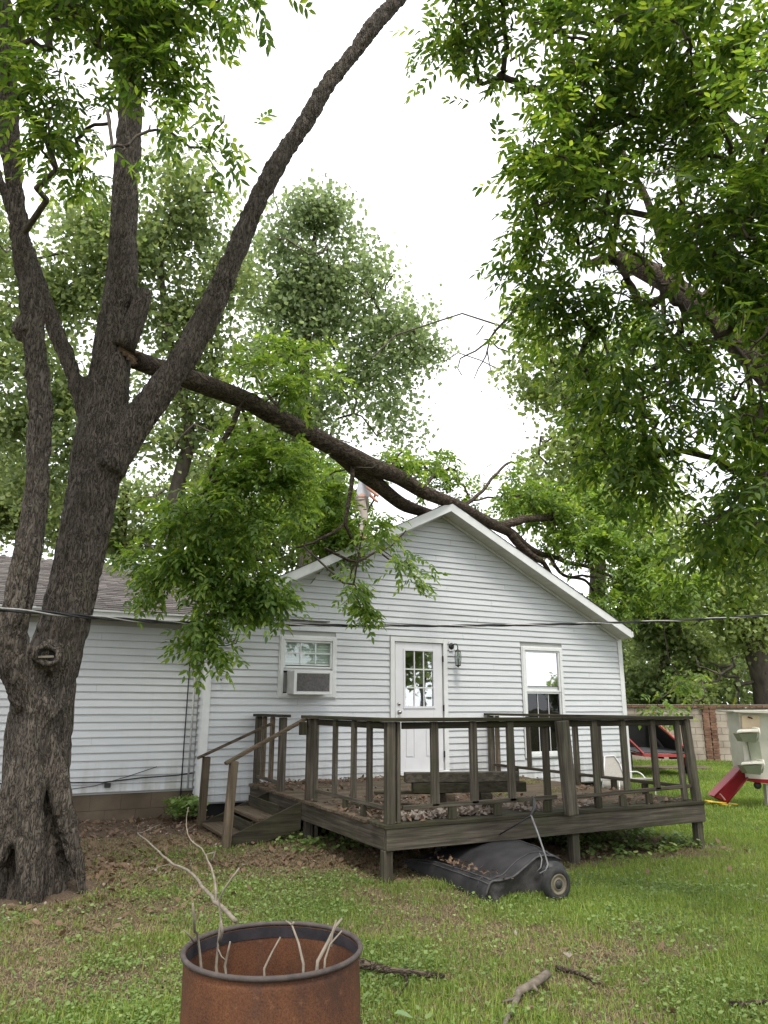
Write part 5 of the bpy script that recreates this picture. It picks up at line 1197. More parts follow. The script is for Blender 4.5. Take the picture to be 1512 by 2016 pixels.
stick('tall twig by the left rim rising over the lawn and forking', [(431, 1903, 2.38), (434, 1860, 2.4), (436, 1815, 2.42), (436, 1775, 2.43), (462, 1730, 2.44), (476, 1712, 2.45)], .0065, 0, [([(434, 1860, 2.4), (442, 1835, 2.4), (440, 1815, 2.4)], .006), ([(433, 1870, 2.39), (440, 1885, 2.38), (449, 1893, 2.37)], .003)], root=fz(-.1, -.12))
stick('short cut stick third from the left in the barrel', [(447, 1904, 2.36), (451, 1880, 2.36), (455, 1858, 2.36)], .006, 0, root=fz(-.06, -.14))
stick('short slanting stick in the middle of the barrel', [(524, 1910, 2.30), (538, 1878, 2.33), (554, 1846, 2.37)], .0055, 0, root=fz(.0, -.2))
stick('stick right of the middle with a forked tip leaning left', [(602, 1900, 2.28), (590, 1860, 2.32), (579, 1820, 2.37), (568, 1812, 2.38)], .006, 0, [([(579, 1822, 2.37), (582, 1816, 2.37)], .005)], root=fz(.06, -.2))
stick('longest stick at the right rim leaning right', [(632, 1895, 2.27), (650, 1855, 2.33), (662, 1825, 2.38), (676, 1809, 2.4)], .0085, 0, root=fz(.08, -.16))
stick('thin forked stick crossing the longest one at the right rim', [(646, 1892, 2.26), (656, 1862, 2.3), (676, 1833, 2.33)], .0055, 0, [([(655, 1865, 2.3), (658, 1835, 2.33), (666, 1812, 2.36)], .005)], root=fz(.1, -.16))
# long branch behind the barrel standing out of the grass
def ground_branch(label, pts, rad, forks=(), mat=None, nm='fallen_branch', cat='branch'):
    P = [atZ(u, v, z) for (u, v, z) in pts]; Pd, Rd = dens(P, np.linspace(rad, rad*.5, len(P)), .05); Pd = wobble(Pd, .03, 7, 3); Rd = Rd*(1+.3*(vnoise(Pd*25)-.5)); b = MB(); b.tube(Pd, Rd, 8)
    for fk, fr in forks: Q = [atZ(u, v, z) for (u, v, z) in fk]; Qd, Qr = dens(Q, np.linspace(fr, fr*.4, len(Q)), .05); b.tube(wobble(Qd, .02, 9, 4), Qr, 6)
    o = b.build(nm, mat or M_drytwig, smooth=True); tag(o, label, cat); return o
lbp = [(468, 1815, 4.3), (440, 1785, 4.5), (415, 1765, 4.8), (395, 1735, 5.2), (378, 1718, 5.4), (340, 1700, 5.8), (318, 1684, 6.1), (300, 1665, 6.4), (272, 1641, 6.8)]
P = [atD(u, v, d) for u, v, d in lbp]; b = MB(); Pd, Rd = dens(P, [.013, .013, .012, .011, .010, .009, .008, .007, .005], .06); b.tube(wobble(Pd, .03, 6, 3), Rd, 8)
for fk, r_ in (([(428, 1776, 4.6), (428, 1740, 4.7), (420, 1710, 4.8), (410, 1685, 4.9), (425, 1680, 4.9)], .009), ([(410, 1690, 4.9), (400, 1672, 4.95), (385, 1662, 5.0), (372, 1645, 5.1), (368, 1610, 5.2), (372, 1590, 5.2)], .005),
               ([(417, 1700, 4.85), (424, 1690, 4.85), (427, 1677, 4.85)], .006), ([(380, 1720, 5.4), (378, 1708, 5.35), (381, 1700, 5.35)], .005), ([(272, 1641, 6.8), (285, 1640, 6.9), (300, 1632, 7), (318, 1624, 7.1)], .004), ([(272, 1641, 6.8), (274, 1630, 6.8), (276, 1624, 6.8)], .004), ([(345, 1702, 5.8), (320, 1708, 5.7), (290, 1718, 5.6)], .004)):
    P = [atD(u, v, d) for u, v, d in fk]; Qd, Qr = dens(P, np.linspace(r_, r_*.5, len(P)), .05); b.tube(wobble(Qd, .02, 8, 5), Qr, 6)
tag(b.build('fallen_branch', M_drytwig, smooth=True), 'long thin forked branch lying behind the barrel with its twigs sticking up', 'branch')
ground_branch('thick curved branch lying in the grass right of the barrel', [(690, 1898, .05), (720, 1896, .07), (760, 1905, .05), (800, 1915, .04), (878, 1922, .03)], .032, [([(800, 1916, .05), (806, 1935, .03), (790, 1950, .02), (783, 1975, .01)], .009)], M_bark_limb)
ground_branch('bent broken branch lying on the lawn at the bottom right of the barrel', [(1082, 1915, .05), (1050, 1938, .05), (1025, 1950, .04), (1015, 1975, .03), (990, 2020, .03)], .028, [([(1050, 1938, .05), (1062, 1950, .03)], .02), ([(1020, 1965, .04), (990, 1972, .02)], .012)], simple('grey_branch', (.075, .062, .048), (.17, .14, .11), 25, .9, .5, .004))
ground_branch('small branch end poking in at the lower right edge of the lawn', [(1440, 1975, .03), (1475, 1975, .04), (1530, 1965, .04)], .022, [], M_bark_limb)
ground_branch('flat strip of bark beside the bare soil patch', [(1100, 1905, .02), (1150, 1918, .03), (1190, 1932, .02)], .018, [], M_bark_limb, 'bark_strip', 'bark')
# pale fallen leaves and scraps big enough to pick out
for lab, (u, v), s_ in (('large pale green fallen leaf at the bottom beside the barrel', (818, 2004), .10), ('white curled scrap of leaf in the soil patch', (1168, 1946), .05), ('pale dry leaf lying near the soil patch', (1125, 1884), .05)):
    p = Vector(atZ(u, v, .04)); b = MB(); rr_ = random.Random(u)
    for j in range(1 if s_ > .08 else 2):
        a = rr_.uniform(0, 6); d_ = Vector((math.cos(a), math.sin(a), .25)); w_ = Vector((-math.sin(a), math.cos(a), 0)); vs = [p, p+d_*s_*.3+w_*s_*.35+Vector((0, 0, .01)), p+d_*s_*.75+w_*s_*.25+Vector((0, 0, .015)), p+d_*s_, p+d_*s_*.75-w_*s_*.25+Vector((0, 0, .015)), p+d_*s_*.3-w_*s_*.35+Vector((0, 0, .01)), p+d_*s_*.5]
        b.add(vs, [(0, 1, 6), (1, 2, 6), (2, 3, 6), (3, 4, 6), (4, 5, 6), (5, 0, 6)])
    o = b.build('fallen_leaf', leafmat('green_scrap', (.20, .30, .13), (.26, .38, .18), (.3, .42, .2), (1.2, 1.2, 1)) if s_ > .08 else M_deadpale); tag(o, lab, 'leaf')

# ---- lawn sweeper
M_canvas = simple('faded_black_canvas', (.012, .012, .013), (.042, .039, .040), 5, .75, .25, .003)
sw = empty('lawn_sweeper', (4.2, 6.2, 0), 'faded black canvas lawn sweeper with rubber wheels parked against the deck', 'lawn sweeper')
near = {'a': (3.86, 0.03), 'b': (3.93, .17), 'r': (4.13, .23), 'c': (4.45, .345), 'd': (4.50, .25), 'e': (4.38, .10), 'f': (4.15, .03)}
# top canvas as a loft across Y: section curve (x, z) changes along the width
nu, nv = 26, 22; V = []; rs2 = random.Random(4)
for j in range(nv):
    f = j/(nv-1); y = 5.68+1.55*f; hump = math.sin(math.pi*min(1, max(0, f*1.05)))
    prof_ = [(3.84+.05*f, .015), (3.85+.04*f, .09), (3.885+.03*f, .165+.01*hump), (3.91+.03*f, .178+.01*hump), (3.99, .175-.03*hump), (4.12, .20-.045*math.sin(math.pi*f)), (4.28, .255+.01*hump), (4.42+.10*hump, .315+.02*hump), (4.56+.14*hump, .33+.015*hump), (4.66+.10*hump, .29)]
    pr = np.array(prof_); s = np.linspace(0, len(pr)-1, nu)
    for q in s:
        i0 = min(int(q), len(pr)-2); g_ = q-i0; p = pr[i0]*(1-g_)+pr[i0+1]*g_
        sink = -.05*math.exp(-((p[0]-4.1)/.13)**2-((f-.45)/.3)**2)
        V.append((p[0], y+.02*math.sin(p[0]*9), max(.012, (p[1]+sink)*(1-.55*f**3)+.010*(vnoise(np.array([[p[0]*7, y*6, 1]]))[0]-.5)*2)))
F = [(j*nu+i, j*nu+i+1, (j+1)*nu+i+1, (j+1)*nu+i) for j in range(nv-1) for i in range(nu-1)]
b = MB(); b.add(V, F); o = b.build('canvas_cover', M_canvas, sw, smooth=True); md = o.modifiers.new('t', 'SOLIDIFY'); md.thickness = .012
edge = [Vector(V[i]) for i in range(nu)]
M_hem = simple('hem', (.03, .03, .031), (.08, .077, .075), 15, .7, .3); b = MB(); b.tube([e_+Vector((0, -.004, 0)) for e_ in edge[2:-2]], .009, 6); b.build('cover_hem', M_hem, sw, smooth=True); b = MB(); b.tube([Vector(V[(nv-1)*nu+i]) for i in range(2, nu-2)], .009, 6); b.build('cover_hem', M_hem, sw, smooth=True)
def vrow(i): return [Vector(V[j*nu+i])+Vector((0, 0, .004)) for j in range(nv)]
for i in (5, 8, 22):
    b = MB(); b.tube(vrow(i), .0055, 5); b.build('cover_seam', M_hem, sw, smooth=True)
b = MB(); b.tube([Vector(V[i+2*nu])+Vector((0, 0, .004)) for i in range(3, nu-2)], .005, 5); b.build('cover_seam', M_hem, sw, smooth=True)
# sagging side panel, slightly recessed
n_ = nu; vs = []; 
for r in range(6):
    for i in range(n_):
        e_ = edge[i]; g_ = r/5; zb = .02+.10*max(0, (e_.x-4.3)/.4)
        vs.append((e_.x+(.04*math.sin(r*1.3+i*.6))*(g_*(1-g_)), e_.y+.02+.06*g_*math.sin(i*.55)+.03*math.sin(r*2+i*1.1)*g_*(1-g_)*2, e_.z*(1-g_)+min(e_.z, zb)*g_))
b = MB(); b.add(vs, [(r*n_+i, r*n_+i+1, (r+1)*n_+i+1, (r+1)*n_+i) for r in range(5) for i in range(n_-1)]); o = b.build('side_panel', simple('grimy_canvas', (.018, .017, .017), (.065, .06, .057), 9, .9, .5, .006), sw, smooth=True)
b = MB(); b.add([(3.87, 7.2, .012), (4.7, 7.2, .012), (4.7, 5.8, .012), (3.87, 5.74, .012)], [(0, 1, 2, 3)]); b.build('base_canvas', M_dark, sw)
M_greytube = simple('grey_tube', (.10, .10, .10), (.2, .2, .2), 12, .5, .2, metal=.3)
# leaf debris on cover
# drum housing + axle
b = MB(); b.tube([(4.56, 5.62, .17), (4.56, 7.25, .17)], .11, 14); b.build('brush_housing', M_blackmetal, sw, smooth=True)
wc = [(4.45, 5.50, .135), (4.50, 7.35, .135)]
M_tyre = simple('worn_tyre', (.018, .018, .018), (.042, .040, .038), 20, .85, .4); M_hub = simple('yellowed_hub', (.10, .085, .06), (.18, .155, .11), 12, .6, .3)
for c0 in wc:
    wh = None
    b = MB(); b.lathe(Vector(c0)+Vector((0, .04, 0)), (0, -1, 0), [(.085, .0), (.118, .0), (.132, .012), (.135, .03), (.135, .055), (.131, .072), (.118, .083), (.095, .083), (.088, .078), (.088, .0)], 36); wh = b.build('wheel', M_tyre, sw, smooth=True)
    b = MB(); b.lathe(Vector(c0)+Vector((0, .035, 0)), (0, -1, 0), [(0, .01), (.087, .01), (.087, .070), (.074, .076), (.066, .066), (.052, .060), (.046, .070), (.040, .072), (.036, .062), (.012, .060), (.012, .075), (0, .076)], 32); b.build('rim', M_hub, wh, smooth=True)
    b = MB(); b.lathe(Vector(c0)+Vector((0, -.036, 0)), (0, -1, 0), [(.035, 0), (.034, .004), (.012, .006), (0, .012)], 20); b.build('hub_cap', M_blackmetal, wh, smooth=True)
b = MB(); b.tube([atY(1074, 1722, 5.62), atY(1082, 1700, 5.62), atY(1073, 1672, 5.7), atY(1062, 1640, 5.78), atY(1048, 1603, 5.9)], .0085, 8)
b.build('drawbar', M_greytube, sw, smooth=True)
b = MB(); b.tube([atY(1048, 1604, 5.9), atY(1055, 1590, 5.92), atY(1053, 1572, 5.95), atY(1050, 1566, 5.95)], [.016, .02, .013, .008], 8); b.tube([atY(1046, 1606, 5.9), atY(1010, 1628, 6.3), atY(972, 1650, 6.75)], .008, 8); b.build('hitch_bar', M_blackmetal, sw, smooth=True)
b = MB(); b.tube([atY(1065, 1678, 5.7), atY(1070, 1690, 5.66), atY(1068, 1706, 5.64), atY(1060, 1715, 5.66)], .006, 6); b.tube([atY(1066, 1718, 5.6), atY(1078, 1712, 5.58), atY(1082, 1700, 5.58)], .007, 6)
b.tube([atY(922, 1652, 6.9), atY(930, 1643, 6.95), atY(945, 1642, 6.95), atY(960, 1650, 6.9)], .007, 6); b.build('frame_tube', M_greytube, sw, smooth=True)
x = 4.02+.10*rr.normal(size=150)*.55; y = 6.35+rr.normal(size=150)*.27
scatter('sweeper_litter', np.stack([x, y, .176+x*0], -1), [deadleaf('dead_f', M_dead, .05, .014, rr), deadleaf('dead_g', M_dead, .04, .01, rr)], rr, .6, 1.1, .4)

# ---- overhead cable with drip loops
cA, cB, cC = Vector(atY(66, 1207, 7.05)), Vector(atY(468, 1229, 10.05)), Vector(atY(1512, 1208, 8.3))
def catline(p, q, sag, n): return [p.lerp(q, i/n)-Vector((0, 0, sag*4*(i/n)*(1-i/n))) for i in range(n+1)]
dirL = (cA-cB).normalized(); pole0 = cA+dirL*14
ext_ = cC+(cC-cB).normalized()*12; ext_.z = cC.z+.35
path = catline(pole0, cB, .10, 60); path2 = catline(cB, cC, .09, 140)+[cC.lerp(ext_, i/20) for i in range(1, 21)]
cable = empty('utility_cable', cB, 'twisted overhead utility cable with drip loops crossing in front of the whole house', 'cable')
def adj(q): return q
pts1 = [cB.lerp(cA, i/40)-Vector((0, 0, .03*4*(i/40)*(1-i/40))) for i in range(41)]+[cA.lerp(pole0, i/20)+Vector((0, 0, .3*(i/20)**2)) for i in range(1, 21)]
full = pts1[::-1][:-1]+path2; N_ = len(full)
dense = []
for i in range(N_-1):
    for j in range(4): dense.append(full[i].lerp(full[i+1], j/4))
for k_, (mt, r_) in enumerate(((M_cable, .011), (M_cable, .011), (M_wire, .008))):
    b = MB(); P = []; s_ = 0
    for i, p in enumerate(dense):
        if i: s_ += (dense[i]-dense[i-1]).length
        a = s_*5.2+k_*2.094; P.append(p+Vector((0, -math.sin(a), math.cos(a)))*.012)
    b.tube(P, r_, 6); b.build('strand', mt, cable, smooth=True)
b = MB()
b.tube([atY(385, 1224, 9.6), atY(386, 1240, 9.7), atY(398, 1252, 9.9), atY(412, 1258, 10.1), atY(418, 1262, 10.5)], .006, 6)
b.tube([atY(382, 1224, 9.6), atY(383, 1252, 9.7), atY(392, 1262, 9.9), atY(410, 1270, 10.1), atY(416, 1268, 10.5)], .008, 6)
b.tube([atY(468, 1228, 10.05), atY(469, 1245, 10.05), atY(463, 1262, 10.05), atY(448, 1268, 10.1), atY(430, 1264, 10.2), atY(418, 1258, 10.5), atY(412, 1262, 10.84)], .008, 6)
b.tube([atY(468, 1230, 10.05), atY(472, 1250, 10.05), atY(466, 1268, 10.05), atY(445, 1273, 10.1), atY(425, 1272, 10.3), atY(414, 1268, 10.84)], .008, 6); b.build('drip_loop', M_cable, cable, smooth=True)
b = MB(); p = atY(416, 1266, 10.7); b.box(p[0]-.05, p[0]+.05, p[1]-.06, D-.03, p[2]-.09, p[2]+.05, .02); b.build('wire_holder', M_conduit, cable)

# ---- block wall with brick pilaster
wa, wb_ = Vector((12.5, 20.3, 0)), Vector((27.5, 12.2, 0)); wd_ = (wb_-wa).normalized(); wn_ = Vector((wd_.y, -wd_.x, 0))
M_block = simple('tan_block', (.25, .21, .165), (.38, .33, .27), 2.2, .95, .4, .006, rand=.10); M_brick = simple('red_brown_brick', (.12, .065, .042), (.22, .13, .085), 6, .95, .4, .004, rand=.25); M_mortar = simple('mortar', (.20, .17, .14), (.30, .26, .21), 5, .95)
cwall = empty('block_wall', wa.lerp(wb_, .5), 'tan concrete block wall with a brick pilaster and brick cap behind the yard', 'wall')
def wp(s, z, o=0): return wa+wd_*s+wn_*o+Vector((0, 0, z))
Lw = (wb_-wa).length
b = MB(); b.obox(wp(Lw/2, .78, -.10), wd_, wn_, Vector((0, 0, 1)), Lw/2, .085, .80); b.build('wall_core', M_mortar, cwall)
s_vis0, s_vis1 = 3.6, 13.0
for r in range(8):
    s = s_vis0-(.2 if r % 2 else 0)
    while s < s_vis1:
        b = MB(); b.obox(wp(s+.2, .02+r*.195+.094, -.012), wd_, wn_, Vector((0, 0, 1)), .194, .012, .0915, .004); b.build('concrete_block', M_block, cwall); s += .4
s = .2
spil = float((Vector(atZ(1407, 1497, 0))-wa).dot(wd_))
for r in range(21):
    for q in range(2):
        b = MB(); o_ = (.0 if r % 2 else .05); b.obox(wp(spil-.1+q*.2+ (o_ if q else -o_)*.3, .02+r*.075+.034, .03), wd_, wn_, Vector((0, 0, 1)), .094, .03, .033, .003); b.build('brick', M_brick, cwall)
s = s_vis0-.1; kk = 0
while s < s_vis1:
    b = MB(); b.obox(wp(s+.1, 1.625, -.05), wd_, wn_, Vector((0, 0, 1)), .096, .11, .035, .004); b.build('brick', M_brick, cwall); s += .2
b = MB(); b.obox(wp((s_vis0+s_vis1)/2, 1.672, -.05), wd_, wn_, Vector((0, 0, 1)), (s_vis1-s_vis0)/2, .12, .012, .004); b.build('wall_cap', M_mortar, cwall)
# marker and guy pole behind the wall
b = MB(); b.tube([atD(1442, 1395, 25), atD(1450, 1370, 25)], .035, 8); b.build('guy_guard', simple('yellow_plastic', (.60, .58, .06), (.72, .70, .1), 5, .5), None); o = COL.objects['guy_guard']
b = MB(); b.tube([atD(1450, 1370, 25), atD(1470, 1308, 25)], .012, 6); b.build('wire', M_wire, o); WL['guy_guard'] = Vector((0, 0, 0)); tag(o, 'yellow guard on a slanting guy wire rising behind the block wall', 'guy wire')

# ---- utility trailer
tp = Vector(atD(1308, 1484, 17.5)); fr = Vector((RT[0], RT[1], 0)).normalized(); bk = Vector((FW[0], FW[1], 0)).normalized()
trl = empty('utility_trailer', (tp.x, tp.y, 0), 'small red framed utility trailer with dark bed behind the house corner', 'trailer')
M_red = simple('faded_red_paint', (.26, .035, .035), (.40, .075, .07), 5, .6, .1); M_bed = simple('trailer_bed', (.035, .035, .04), (.07, .07, .075), 9, .9, .3)
def tq(a, c_k, z): return Vector((tp.x, tp.y, 0))+fr*a+bk*c_k+Vector((0, 0, z))
zt = tp.z
b = MB(); b.beam(tq(-.48, 0, zt), tq(.72, 0, zt-.02), .05, .07); b.beam(tq(-.48, 0, zt), tq(-.62, 1.9, zt), .05, .06); b.beam(tq(.72, 0, zt-.02), tq(.58, 1.9, zt), .05, .06); b.build('bed_frame', M_red, trl)
for i in range(7):
    b = MB(); b.beam(tq(-.44+i*.165, .05, zt+.045), tq(-.58+i*.165, 1.85, zt+.10), .155, .025); b.build('bed_plank', M_bed, trl)
b = MB(); b.beam(tq(-.47, 0, zt+.03), tq(-.85, .1, zt+.45), .04, .05, up=(0, 1, 0)); b.build('side_rail', M_red, trl); b = MB(); b.beam(tq(.70, .0, zt+.0), tq(.16, .7, zt+.72), .04, .05, up=(0, 1, 0)); b.beam(tq(.16, .7, zt+.70), tq(.13, .72, zt+1.0), .035, .04, up=(0, 1, 0)); b.beam(tq(.16, .72, zt+.82), tq(.22, .72, zt+.82), .03, .03, up=(0, 1, 0)); b.build('side_rail', M_red, trl)
b = MB(); b.prism([tq(-.5, 1.5, zt+.1), tq(.62, 1.5, zt+.06), tq(.10, 1.4, zt+.75), tq(-.45, 1.4, zt+.75)], bk*.06); b.build('front_board', M_dark, trl)
b = MB(); b.prism([tq(.70, .12, zt+.03), tq(.16, .75, zt+.68), tq(.12, 1.4, zt+.7), tq(.6, 1.45, zt+.05)], fr*.02); b.build('side_board', M_dark, trl)
for a in (-.72, .82):
    b = MB(); c0 = tq(a, .7, .36); b.lathe(c0-fr*.1, fr, [(.2, .01), (.33, .0), (.36, .04), (.36, .16), (.33, .2), (.2, .19), (.2, .01)], 30); wh = b.build('wheel', M_tyre, trl, smooth=True)
    b = MB(); b.lathe(c0-fr*.07, fr, [(0, .0), (.2, .0), (.2, .14), (0, .14)], 20); b.build('rim', M_red, wh)
b = MB(); b.beam(tq(.25, .3, zt-.08), tq(.5, .3, zt-.08), .08, .06); b.build('axle_bracket', M_dark, trl)
b = MB(); b.beam(tq(.1, .3, .42), tq(.12, 2.2, .40), .05, .05); b.build('drawbar', M_dark, trl)
# concrete strip on the lawn beside it
p = Vector(atZ(1315, 1513, 0)); b = MB(); b.obox(p+Vector((0, 0, .03)), fr, bk, Vector((0, 0, 1)), 1.1, .35, .05, .01); o = b.build('concrete_slab', M_found); tag(o, 'low concrete slab in the lawn by the trailer wheel', 'slab')

# ---- toy climber with slide
M_cream = simple('cream_plastic', (.52, .50, .43), (.64, .62, .55), 4, .5, .06); M_olive = simple('olive_plastic', (.24, .26, .19), (.32, .34, .26), 4, .5, .06); M_slide = simple('dark_red_plastic', (.20, .012, .022), (.28, .02, .03), 4, .4, .05); M_yel = simple('yellow_plastic', (.62, .40, .04), (.72, .5, .08), 4, .5)
toy = empty('play_climber', atZ(1490, 1585, 0), 'cream plastic toy climber with shelf steps at the right edge of the yard', 'play set')
dt_ = 12.2
def ty(u, v, d=0): return Vector(atD(u, v, dt_+d))
bk3 = Vector(FW)
def panel(pts, th, nm, mat, par=None, d=0): b = MB(); b.prism([ty(u, v, d) for u, v in pts], Vector((bk.x, bk.y, 0))*th); return b.build(nm, mat, par or toy)
panel([(1456, 1400), (1540, 1396), (1540, 1534), (1505, 1534), (1472, 1528)], .45, 'tower', M_cream, d=.06)
panel([(1462, 1406), (1498, 1404), (1499, 1440), (1464, 1440)], .03, 'upper_recess', simple('sun_yellowed_plastic', (.52, .42, .30), (.62, .50, .36), 3, .5), d=.02)
panel([(1474, 1456), (1497, 1456), (1504, 1500), (1483, 1500)], .03, 'lower_recess', M_olive, d=.02)
panel([(1445, 1396), (1520, 1395), (1560, 1394), (1560, 1400), (1520, 1401), (1446, 1399)], .62, 'roof_slab', M_cream, d=-.1)
for k_, (y0, x0) in enumerate(((1439, 1453), (1502, 1462))):
    b = MB(); d0 = -.30
    q = [ty(x0, y0, d0), ty(x0+42, y0-2, d0), ty(x0+44, y0-6, .05), ty(x0+6, y0-4, .05)]
    b.prism(q, (0, 0, .025)); b.build('step_tray', M_cream, toy)
    b = MB(); b.prism([ty(x0+3, y0+2, d0+.01), ty(x0+40, y0+1, d0+.01), ty(x0+38, y0+20, d0+.08), ty(x0+12, y0+18, d0+.08)], Vector((bk.x, bk.y, 0))*.2); b.build('step_riser', M_olive, toy)
    b = MB(); b.tube([ty(x0+40, y0+16, -.2), ty(x0+45, y0+2, -.22), ty(x0+43, y0-8, -.2), ty(x0+30, y0-9, -.1)], .014, 6); b.build('tray_edge', M_cream, toy, smooth=True)
b = MB(); b.tube([ty(1474, 1402, .0)+Vector((0, 0, -.05)), ty(1482, 1404, 0)+Vector((0, 0, -.06))], .012, 6); b.build('latch', M_dark, toy)
panel([(1470, 1529), (1545, 1533), (1545, 1541), (1487, 1537)], .4, 'base_rail', M_slide, d=.04)
panel([(1510, 1541), (1545, 1543), (1545, 1600), (1516, 1600)], .1, 'leg', M_cream, d=.1)
b = MB(); c0 = ty(1496, 1543, .1); b.lathe(c0, bk, [(0, 0), (.05, 0), (.06, .02), (.06, .05), (.05, .07), (0, .07)], 18); b.build('caster', M_blackmetal, toy, smooth=True)
sld = empty('toddler_slide', atZ(1440, 1590, 0), 'dark red plastic toddler slide on a yellow base beside the cream climber', 'slide')
b = MB(); b.prism([ty(1464, 1508, .1), ty(1474, 1526, .1), ty(1434, 1577, .1), ty(1410, 1565, .1)], (bk.x*.3, bk.y*.3, 0)); b.build('chute', M_slide, sld)
for (a, c2) in (((1464, 1508), (1409, 1566)), ((1475, 1527), (1434, 1578))):
    b = MB(); b.tube([ty(*a, .02), ty(*c2, .02)], .016, 6); b.build('side_rail', M_slide, sld, smooth=True)
b = MB(); b.beam(ty(1420, 1560, .06), ty(1430, 1572, .06), .03, .02); b.build('pale_plate', simple('pale_red_plastic', (.4, .2, .2), (.5, .3, .3), 8, .6), sld)  # small paler plate lying on the chute
b = MB(); b.beam(ty(1393, 1574, .1), ty(1452, 1580, .1), .14, .02); b.beam(ty(1396, 1577, .3), ty(1440, 1583, -.1), .05, .02); b.build('base_foot', M_yel, sld)

# ---- patio chair by the corner
ch = empty('patio_chair', (10.0, 10.25, 0), 'low patio chair with beige mesh back and white tube arms by the house corner', 'chair')
M_mesh = simple('beige_mesh', (.30, .28, .25), (.38, .36, .33), 60, .8, .2); M_tube = simple('white_tube', (.55, .55, .54), (.66, .66, .65), 6, .4)
P0 = [atY(1188, 1555, 10.3), atY(1192, 1487, 10.5), atY(1210, 1486, 10.5), atY(1221, 1500, 10.45), atY(1230, 1525, 10.4), atY(1234, 1560, 10.3)]
b = MB(); b.prism([Vector(p) for p in P0], (0, .015, 0)); b.build('back', M_mesh, ch)
b = MB(); b.tube([Vector(p)+Vector((0, -.01, 0)) for p in P0], .012, 7); b.tube([P0[0], (P0[0][0], 10.2, 0)], .012, 7); b.tube([P0[-1], (P0[-1][0], 10.2, 0)], .012, 7); b.build('back_frame', M_tube, ch, smooth=True)
A = [atY(1240, 1518, 10.2), atY(1256, 1517, 10.1), atY(1268, 1524, 10.0), atY(1274, 1537, 9.95), atY(1272, 1560, 9.95)]
b = MB(); b.tube(dens(A, [.011]*5, .04)[0], .011, 7); b.tube([A[-1], (A[-1][0], 9.95, .0)], .011, 7); b.build('arm', M_tube, ch, smooth=True)
q0 = Vector(P0[0]); q1 = Vector(P0[-1]); b = MB(); b.prism([(q0.x, 10.28, .38), (q1.x+.3, 10.28, .38), (q1.x+.3, 9.85, .41), (q0.x, 9.85, .41)], (0, 0, .015)); b.build('seat', M_mesh, ch)
for (x, y) in ((q0.x, 9.88), (q1.x+.28, 9.88)): b = MB(); b.tube([(x, y, 0), (x, y, .40)], .011, 7); b.build('leg', M_tube, ch, smooth=True)

# ---- person on the roof
M_shirt = simple('grey_shirt', (.42, .43, .46), (.50, .51, .54), 9, .9, .2); M_skin = simple('skin', (.42, .22, .16), (.50, .28, .20), 9, .6, .1); M_trouser = simple('khaki_trousers', (.32, .28, .24), (.40, .35, .30), 8, .9, .2); M_hair = simple('brown_hair', (.04, .025, .018), (.08, .05, .035), 30, .8, .4)
pz = ZP-SL*abs(6.52-XC)+.0; pb = Vector((6.50, 13.9, pz))
per = empty('person', pb, 'person in a grey t-shirt standing on the roof behind the fallen limb', 'person')
fw_ = Vector(RT).normalized(); sd_ = Vector((fw_.y, -fw_.x, 0)).normalized()     # faces right, seen from the side
def Q(f, s, z): return pb+fw_*f+sd_*s+Vector((0, 0, z))
def skin(name, verts, edges, rad, mat, root=0, sub=2):
    me = bpy.data.meshes.new(name); off = WL['person']; me.from_pydata([tuple(v-off) for v in verts], edges, []); o = link(name, me, mat, per)
    md = o.modifiers.new('s', 'SKIN'); md.use_smooth_shade = True
    for i, r in enumerate(rad): me.skin_vertices[0].data[i].radius = r if isinstance(r, tuple) else (r, r)
    me.skin_vertices[0].data[root].use_root = True
    mm = o.modifiers.new('u', 'SUBSURF'); mm.levels = sub; mm.render_levels = sub; return o
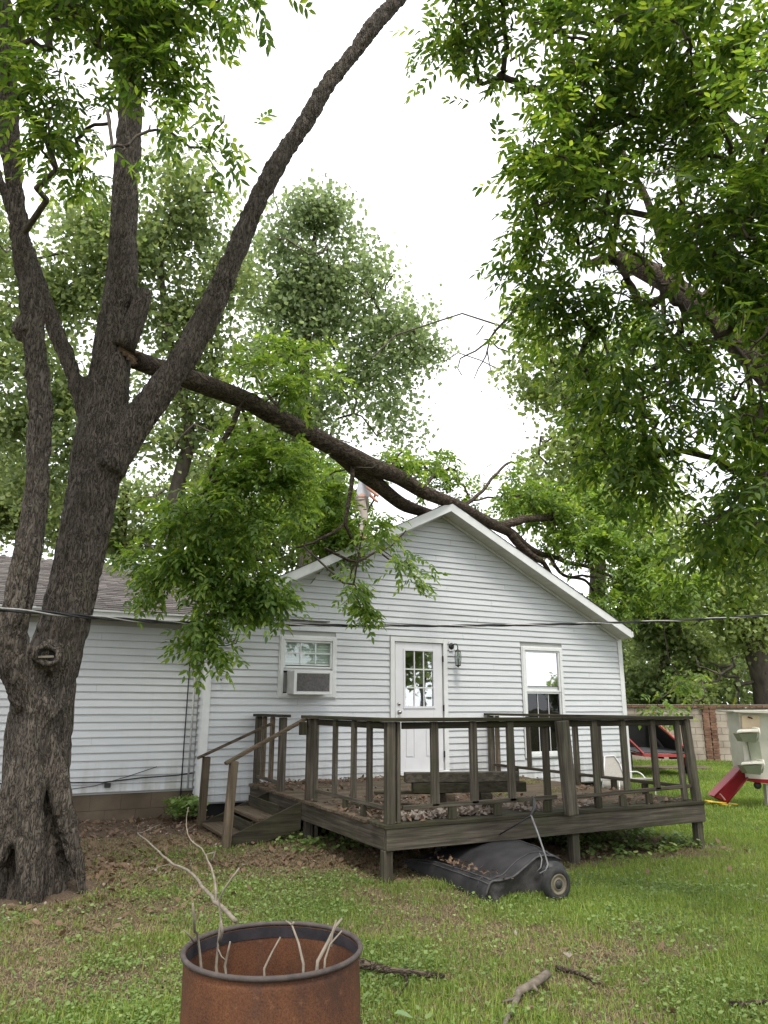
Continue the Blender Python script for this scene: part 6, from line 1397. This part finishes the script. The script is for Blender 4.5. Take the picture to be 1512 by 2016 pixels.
vb = [Q(0, 0, .92), Q(.03, 0, 1.10), Q(.07, 0, 1.30), Q(.10, 0, 1.43), Q(.13, 0, 1.50), Q(.16, 0, 1.56), Q(.18, 0, 1.66), Q(.17, 0, 1.72),
      Q(.09, .17, 1.40), Q(.14, .22, 1.14), Q(.33, .20, .98), Q(.38, .20, .95), Q(.09, -.17, 1.40), Q(.14, -.22, 1.14), Q(.32, -.20, .96), Q(.37, -.20, .93),
      Q(0, .10, .86), Q(.08, .11, .47), Q(.0, .12, .08), Q(.13, .12, .04), Q(0, -.10, .86), Q(.10, -.11, .47), Q(.03, -.12, .08), Q(.16, -.12, .04)]
eb = [(0, 1), (1, 2), (2, 3), (3, 4), (4, 5), (5, 6), (6, 7), (3, 8), (8, 9), (9, 10), (10, 11), (3, 12), (12, 13), (13, 14), (14, 15), (0, 16), (16, 17), (17, 18), (18, 19), (0, 20), (20, 21), (21, 22), (22, 23)]
rb_ = [.13, .13, .14, .12, .055, .06, .095, .08, .058, .045, .032, .03, .058, .045, .032, .03, .085, .06, .04, .035, .085, .06, .04, .035]
skin('body', vb, eb, rb_, M_skin)
skin('shirt', [Q(0, 0, .88), Q(.03, 0, 1.08), Q(.07, 0, 1.30), Q(.10, 0, 1.43), Q(.12, 0, 1.475), Q(.09, .17, 1.40), Q(.12, .215, 1.22), Q(.09, -.17, 1.40), Q(.12, -.215, 1.22)], [(0, 1), (1, 2), (2, 3), (3, 4), (3, 5), (5, 6), (3, 7), (7, 8)], [.165, .155, .165, .14, .075, .08, .085, .08, .085], M_shirt)
skin('trousers', [Q(0, 0, .90), Q(0, .10, .84), Q(.08, .11, .47), Q(.0, .12, .10), Q(0, -.10, .84), Q(.10, -.11, .47), Q(.03, -.12, .10)], [(0, 1), (1, 2), (2, 3), (0, 4), (4, 5), (5, 6)], [.145, .105, .08, .065, .105, .08, .065], M_trouser)
skin('hair', [Q(.16, 0, 1.70), Q(.15, 0, 1.745), Q(.13, 0, 1.66)], [(0, 1), (0, 2)], [.10, .07, .085], M_hair)
bpy.context.view_layer.update()
